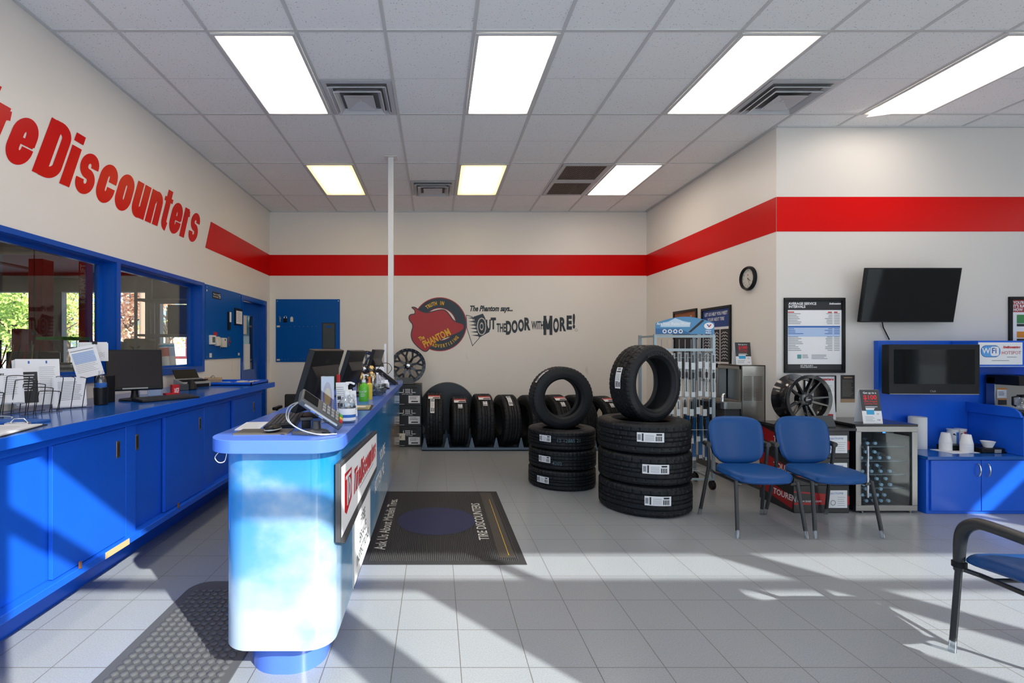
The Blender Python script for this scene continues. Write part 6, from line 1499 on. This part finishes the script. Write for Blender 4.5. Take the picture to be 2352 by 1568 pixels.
# ============================================================ SERVICE BAY SEEN THROUGH THE LEFT WINDOWS, AND OUTDOORS
BX0, BY1, BZ = -15.0, 15.0, 4.6
CON = mat('bay_concrete', (.16, .15, .14), .6, noise=(2, .15)); BW = mat('bay_wall', (.30, .27, .24), .8)
struct('floor_bay', MB().box(BX0, XL - .14, YF, BY1 + .3, -.08, 0), CON, smooth=False)
DECK = mat('bay_ceiling_deck', (.22, .09, .06), .7)
rb = MB().box(BX0, XL - .141, YF, BY1 + .3, BZ, BZ + .1)
rf_ = struct('ceiling_bay', rb, DECK, smooth=False)
b = MB()
for k in range(26): y = .4 + k * .58; b.box(BX0, XL - .15, y, y + .16, BZ - .09, BZ)
b.build('deck_ribs', DECK, rf_, smooth=False)
b = MB(); y0, y1 = BY1, BY1 + .2
b.box(BX0, XL - .15, y0, y1, 3.15, BZ)
for (a, c_) in ((BX0, -14.2), (-11.62, -11.22), (-8.55, -8.28), (-5.6, XL - .15)): b.box(a, c_, y0, y1, 0, 3.15)
struct('wall_bay_far', b, BW, smooth=False)
struct('wall_bay_side', MB().box(BX0 - .2, BX0, YF, BY1 + .3, 0, BZ), BW, smooth=False)
struct('wall_bay_near', MB().box(BX0, XL - .15, YF - .2, YF, 0, BZ), BW, smooth=False)
struct('wall_bay_back', MB().box(XL - .14, XL, YB + .15, BY1 + .3, 0, BZ).box(XL - .14, XL, YF - .14, YB + .15, ZC + .12, BZ), BW, smooth=False)
LT = mat('lit_tube', (.8, .8, .7), .5, emit=(1.0, .85, .6), estr=12)
for k, (x0, x1, y) in enumerate(((-13.5, -8.6, 9.4), (-7.6, -3.6, 10.2), (-11, -5, 4.0))):
    t = thing('tube_light', 'long fluorescent tube light under the service bay roof, ' + ('left of the red posts', 'right of the red posts', 'nearest the office')[k], 'tube light', T(x0, y, 3.92))
    MB().box(0, x1 - x0, -.05, .05, .03, .09).build('channel', BW, t); MB().cyl((0, 0, 0.01), (x1 - x0, 0, 0.01), .022, 8).build('tube', LT, t)
    MB().cyl((.2, 0, .08), (.2, 0, BZ - 3.92 - .09), .006, 6).cyl((x1 - x0 - .2, 0, .08), (x1 - x0 - .2, 0, BZ - 3.92), .006, 6).build('hanger', BLACK, t)
LR = mat('lift_red', (.34, .012, .012), .4)
def lift_post(label, x, y, w, h, txt=None):
    t = thing('lift_post', label, 'vehicle lift', T(x, y, 0)); MB().box(-w / 2, w / 2, -w / 2, w / 2, 0, h).build('column', LR, t, bevel=.01); MB().box(-w / 2 - .12, w / 2 + .12, -.25, .25, 0, .02).build('base_plate', LR, t)
    MB().box(-w / 2 - .15, w / 2 + .15, -.06, .06, 1.0, 1.12).build('carriage', BLACKM, t, bevel=.01)
    if txt: s = MB(frame((0, -w / 2 - .002, 2.35), (0, 0, 1), (-1, 0, 0))); s.text(txt, 0, -w * .3, w * .85, bold=.02, xs=.9); s.build('lettering', PAPER, t, smooth=False)
lift_post('wide red vehicle lift column seen through the left window', -7.1, 9.0, .26, 3.05)
lift_post('narrow red vehicle lift column with white lettering running up it', -7.0, 10.0, .17, 3.5, 'ROTARY LIFT')
lift_post('short red lift column near the left edge of the window', -8.3, 10.0, .20, 1.85)
t = thing('door_track', 'grey steel garage door track frame between the bay doors', 'door track', T(-8.42, 14.8, 0)); MB().box(-.16, -.06, -.05, .1, 0, 4.2).box(.03, .12, -.05, .1, 0, 4.2).build('rail', BW, t); MB().box(-3, 3, -.02, .02, 3.55, 3.62).build('torsion_bar', GREY, t)
# rolled up door panels
for k, (a, c_) in enumerate(((-14.2, -11.62), (-11.22, -8.55), (-8.28, -5.6))):
    t = thing('garage_door', 'raised sectional garage door above bay opening, ' + ('left', 'middle', 'right')[k], 'garage door', T((a + c_) / 2, 14.9, 3.15)); MB().box(a - (a + c_) / 2, c_ - (a + c_) / 2, -.03, .03, 0, .25).box(a - (a + c_) / 2, c_ - (a + c_) / 2, -3.0, -.1, .55, .60).build('door_panel', BW, t)
# workshop clutter just behind the glass
t = thing('work_cart', 'cluttered workshop cart with a green tray and hanging hoses behind the left window', 'cart', T(-4.9, 6.35, 0))
MB().box(-.45, .35, -.25, .25, .85, .88).box(-.45, .35, -.25, .25, .2, .23).build('shelf', GREY, t); MB().box(-.02, .38, -.2, .2, 1.56, 1.60).build('green_tray', GREEN, t, bevel=.004)
for (x, y) in ((-.43, -.23), (.33, -.23), (-.43, .23), (.33, .23)): MB().cyl((x, y, 0), (x, y, 1.56), .014, 8).build('leg', BLACK, t)
MB().box(-.40, .0, -.2, .2, .88, 1.42).build('machine_body', DARKG, t, bevel=.03); MB().box(.02, .32, -.15, .18, .88, 1.2).build('motor', BLACKM, t, bevel=.04)
for k in range(7): MB().tube([(-.4 + .08 * k, -.26, 1.5), (-.43 + .09 * k, -.32, 1.3 - .03 * (k % 3)), (-.38 + .1 * k, -.34, 1.15), (-.30 + .07 * k, -.3, 1.32)], .007, 6).build('hose', [BLACK, REDT, mat('tan_hose', (.4, .3, .12), .5)][k % 3], t)
t = thing('manual_pile', 'pile of white manuals and binders on the workshop bench', 'books', T(-4.2, 5.6, 1.171))
for k in range(5): MB(T(random.uniform(-.02, .02), 0, k * .026, random.uniform(-.3, .3))).box(-.11, .11, -.08, .08, 0, .022).build('binder', PAPER if k % 2 else GREY, t)
t = thing('work_bench', 'brown workshop bench against the other side of the window wall', 'bench', T(-4.1, 5.2, 0)); MB().box(-.7, .9, -.9, .6, 1.12, 1.17).build('bench_top', mat('bench_brown', (.12, .07, .045), .6), t); MB().box(-.65, .85, -.85, .55, 0, 1.12).build('cabinet', mat('bench_dark', (.05, .035, .03), .6), t)
t = thing('green_case', 'small bright green case on the workshop bench', 'case', T(-3.45, 5.0, 1.172)); MB().box(-.12, .12, -.06, .06, 0, .07).build('case', GREEN, t, bevel=.01)
t = thing('sack', 'pair of tan paper sacks printed with a dark emblem behind the right window', 'sack', T(-4.35, 7.4, 1.14))
MB().prism(rrect(-.22, .16, -.12, .12, .05), 0, .46).build('paper_sack', mat('sack_tan', (.34, .28, .21), .8, bump=(14, .8)), t, bevel=.03); m = MB(frame((0, -.122, 0), (1, 0, 0), (0, 0, 1))); m.use(INK).poly([(-.12, .36), (-.03, .33), (.06, .36), (-.03, .28)]).text('DRY', -.10, .2, .07, bold=.02).lines(-.13, .05, .17, 5, .025, .006); m.build('print', None, t, smooth=False)
t = thing('parts_shelf', 'slotted steel shelf with dark boxes at the right side of the right window', 'shelf', T(-3.55, 7.0, 0))
for (x, y) in ((-.5, -.25), (.5, -.25), (-.5, .25), (.5, .25)): MB().box(x - .015, x + .015, y - .015, y + .015, 0, 2.6).build('upright', GREY, t)
for z_ in (.5, 1.12, 1.62, 2.1, 2.55): MB().box(-.5, .5, -.25, .25, z_, z_ + .03).build('shelf_board', BW, t)
MB().box(-.1, .45, -.2, .2, 1.65, 2.05).box(-.3, .45, -.2, .2, 2.13, 2.45).build('dark_carton', DARKG, t); MB().box(-1.3, .45, -.25, .25, 1.10, 1.14).box(-1.28, -1.25, -.25, .25, 0, 1.1).build('side_table', BW, t)
for k in range(2):
    o = MB(T(-2.88, 5.33 + .12 * k, 1.27, 0, 0, R(-6))).lathe([(.045, -.05), (.045, .24)], 16).build('rolled_magazine', PAPER); 
    tag(o, ('left' if k == 0 else 'right') + ' of two rolled colour magazines standing behind the right window glass', 'magazine', 'rolled magazines')
    MB(T(-2.88, 5.33 + .12 * k, 1.27, 0, 0, R(-6))).lathe([(.0455, .10), (.0455, .19)], 16, cap=False).build('colour_cover', mat('cover_red', (.55, .10, .06), .5) if k == 0 else PALEB, o)
    MB(T(-2.88, 5.33 + .12 * k, 1.27, 0, 0, R(-6))).lathe([(.0456, .20), (.0456, .225)], 16, cap=False).build('blue_band', MATS['cyan_ink'], o)
o = MB().box(-3.1, -2.80, 5.15, 5.6, 0, 1.218).build('window_side_cabinet', BW); tag(o, 'grey cabinet on the workshop side under the right window', 'cabinet')
t = thing('grey_shop_chair', 'grey plastic chair back leaning behind the right window', 'chair', T(-3.75, 5.62, 1.19)); MB(Matrix.Rotation(R(-15), 4, 'X')).box(-.22, .22, 0, .04, 0, .36).build('backrest', DARKG, t, bevel=.03); MB(Matrix.Rotation(R(12), 4, 'X')).box(-.25, -.20, -.1, -.07, 0, .3).build('side_frame', GREY, t)
t = thing('pull_rope', 'thin hanging pull rope with a ball in the service bay', 'rope', T(-5.3, 6.6, 1.3)); MB().cyl((0, 0, 0), (0, 0, BZ - 1.3), .006, 6).ball((0, 0, .36), .03, 8).build('rope', BLACK, t)
t = thing('exhaust_hose', 'thick grey exhaust hose bent over at the left edge of the window', 'hose', T(-6.1, 6.6, 0)); MB().tube([(-.9, 0, 1.2), (-.45, 0, 1.9), (-.15, 0, 1.92), (0, 0, 1.75), (.02, 0, 1.2), (.02, 0, .01)], .05, 12).build('hose', GREY, t)
t = thing('tyre_machine', 'dark tire machine housing at the lower left corner of the left window', 'machine', T(-5.9, 5.6, 0)); MB().prism(rrect(-.5, .5, -.4, .4, .2), 0, 1.3).build('housing', DARKG, t, bevel=.08); MB().cyl((-.3, 0, 1.3), (-.3, 0, 1.5), .09).build('column', BLACK, t)

# outdoors
struct('ground', MB().box(-70, 40, BY1 + .31, 90, -.1, -.02).box(-70, 40, -60, YF - .2, -.1, -.02), mat('pale_asphalt', (.58, .57, .55), .9, noise=(.4, .1)), smooth=False)
LEAF = [mat('leaf_lime', (.42, .58, .12), .6), mat('leaf_olive', (.55, .48, .14), .6), mat('leaf_autumn', (.80, .45, .28), .6)]
BARK = mat('bark', (.10, .07, .05), .9)
def tree(label, x, y, h, r, lf, n=1500):
    t = thing('tree', label, 'tree', T(x, y, -.02), 'trees across the street')
    tr = MB().tube([(0, 0, 0), (.05, 0, h * .25), (0, .1, h * .5), (.1, 0, h * .75)], [.18, .15, .11, .05], 8)
    for k in range(9):
        a = k * 2.4; z_ = h * (.25 + .05 * k); tr.tube([(0, 0, z_), (r * .4 * math.cos(a), r * .4 * math.sin(a), z_ + h * .12), (r * .8 * math.cos(a), r * .8 * math.sin(a), z_ + h * .2)], [.07, .045, .015], 6)
    tr.build('trunk', BARK, t)
    f = MB(); cl = [(max(-.7, min(.7, random.gauss(0, .5))) * r, max(-.7, min(.7, random.gauss(0, .5))) * r, h * random.uniform(.3, 1.0), random.uniform(.25, .5) * r) for _ in range(22)]
    for i in range(n):
        cx_, cy_, cz_, cr_ = random.choice(cl); d = Vector((random.gauss(0, 1), random.gauss(0, 1), random.gauss(0, .8))).normalized() * cr_ * random.uniform(.5, 1)
        p = Vector((cx_, cy_, cz_)) + d; s = random.uniform(.06, .13)
        a = Vector((random.gauss(0, 1), random.gauss(0, 1), random.gauss(0, 1))).normalized(); b2 = a.orthogonal().normalized()
        f.add([p - a * s, p + b2 * s * .5, p + a * s, p - b2 * s * .5], [(0, 1, 2, 3)])
    f.build('foliage', lf, t, smooth=False)
tree('lime green tree seen far left through the left bay door opening', -18.6, 22, 6.0, 2.3, LEAF[0], 5600)
tree('olive tree seen behind the wide red lift column', -23.2, 30, 7.2, 2.6, LEAF[1], 3800)
tree('lime green tree seen between the two red lift columns', -27.6, 37.5, 8.6, 3.0, LEAF[0], 4200)
tree('reddish autumn tree seen through the right window', -14.7, 24, 6.4, 2.1, LEAF[2], 3600)
tree('olive tree behind the tan sacks in the right window', -17.2, 32, 7.6, 2.8, LEAF[1], 3800)
t = thing('street_building', 'pale low building with red framed windows across the street', 'building', T(-33, 44, 0)); MB().box(-14, 26, 0, 6, 0, 3.4).build('wall', mat('pale_render', (.68, .62, .55), .9), t); MB().box(-14.5, 26.5, -1, 6.5, 3.4, 3.9).build('roof', mat('green_roof', (.20, .28, .22), .8), t)
for k in range(9):
    wv = MB().box(-12.5 + k * 4.2, -9.8 + k * 4.2, -.05, 0, .6, 2.7).build('window', mat('maroon_frame', (.22, .03, .03), .6), t); MB().box(-12.3 + k * 4.2, -11.2 + k * 4.2, -.07, -.05, .8, 2.5).box(-11.1 + k * 4.2, -10.0 + k * 4.2, -.07, -.05, .8, 2.5).build('pane', mat('pale_pane', (.45, .55, .5), .2), wv)
t = thing('utility_pole', 'pale wooden utility pole seen through the right window', 'pole', T(-11.7, 20, -.02)); MB().tube([(0, 0, 0), (0, 0, 9)], [.16, .11], 10).build('pole', mat('pole_wood', (.42, .28, .2), .8), t)
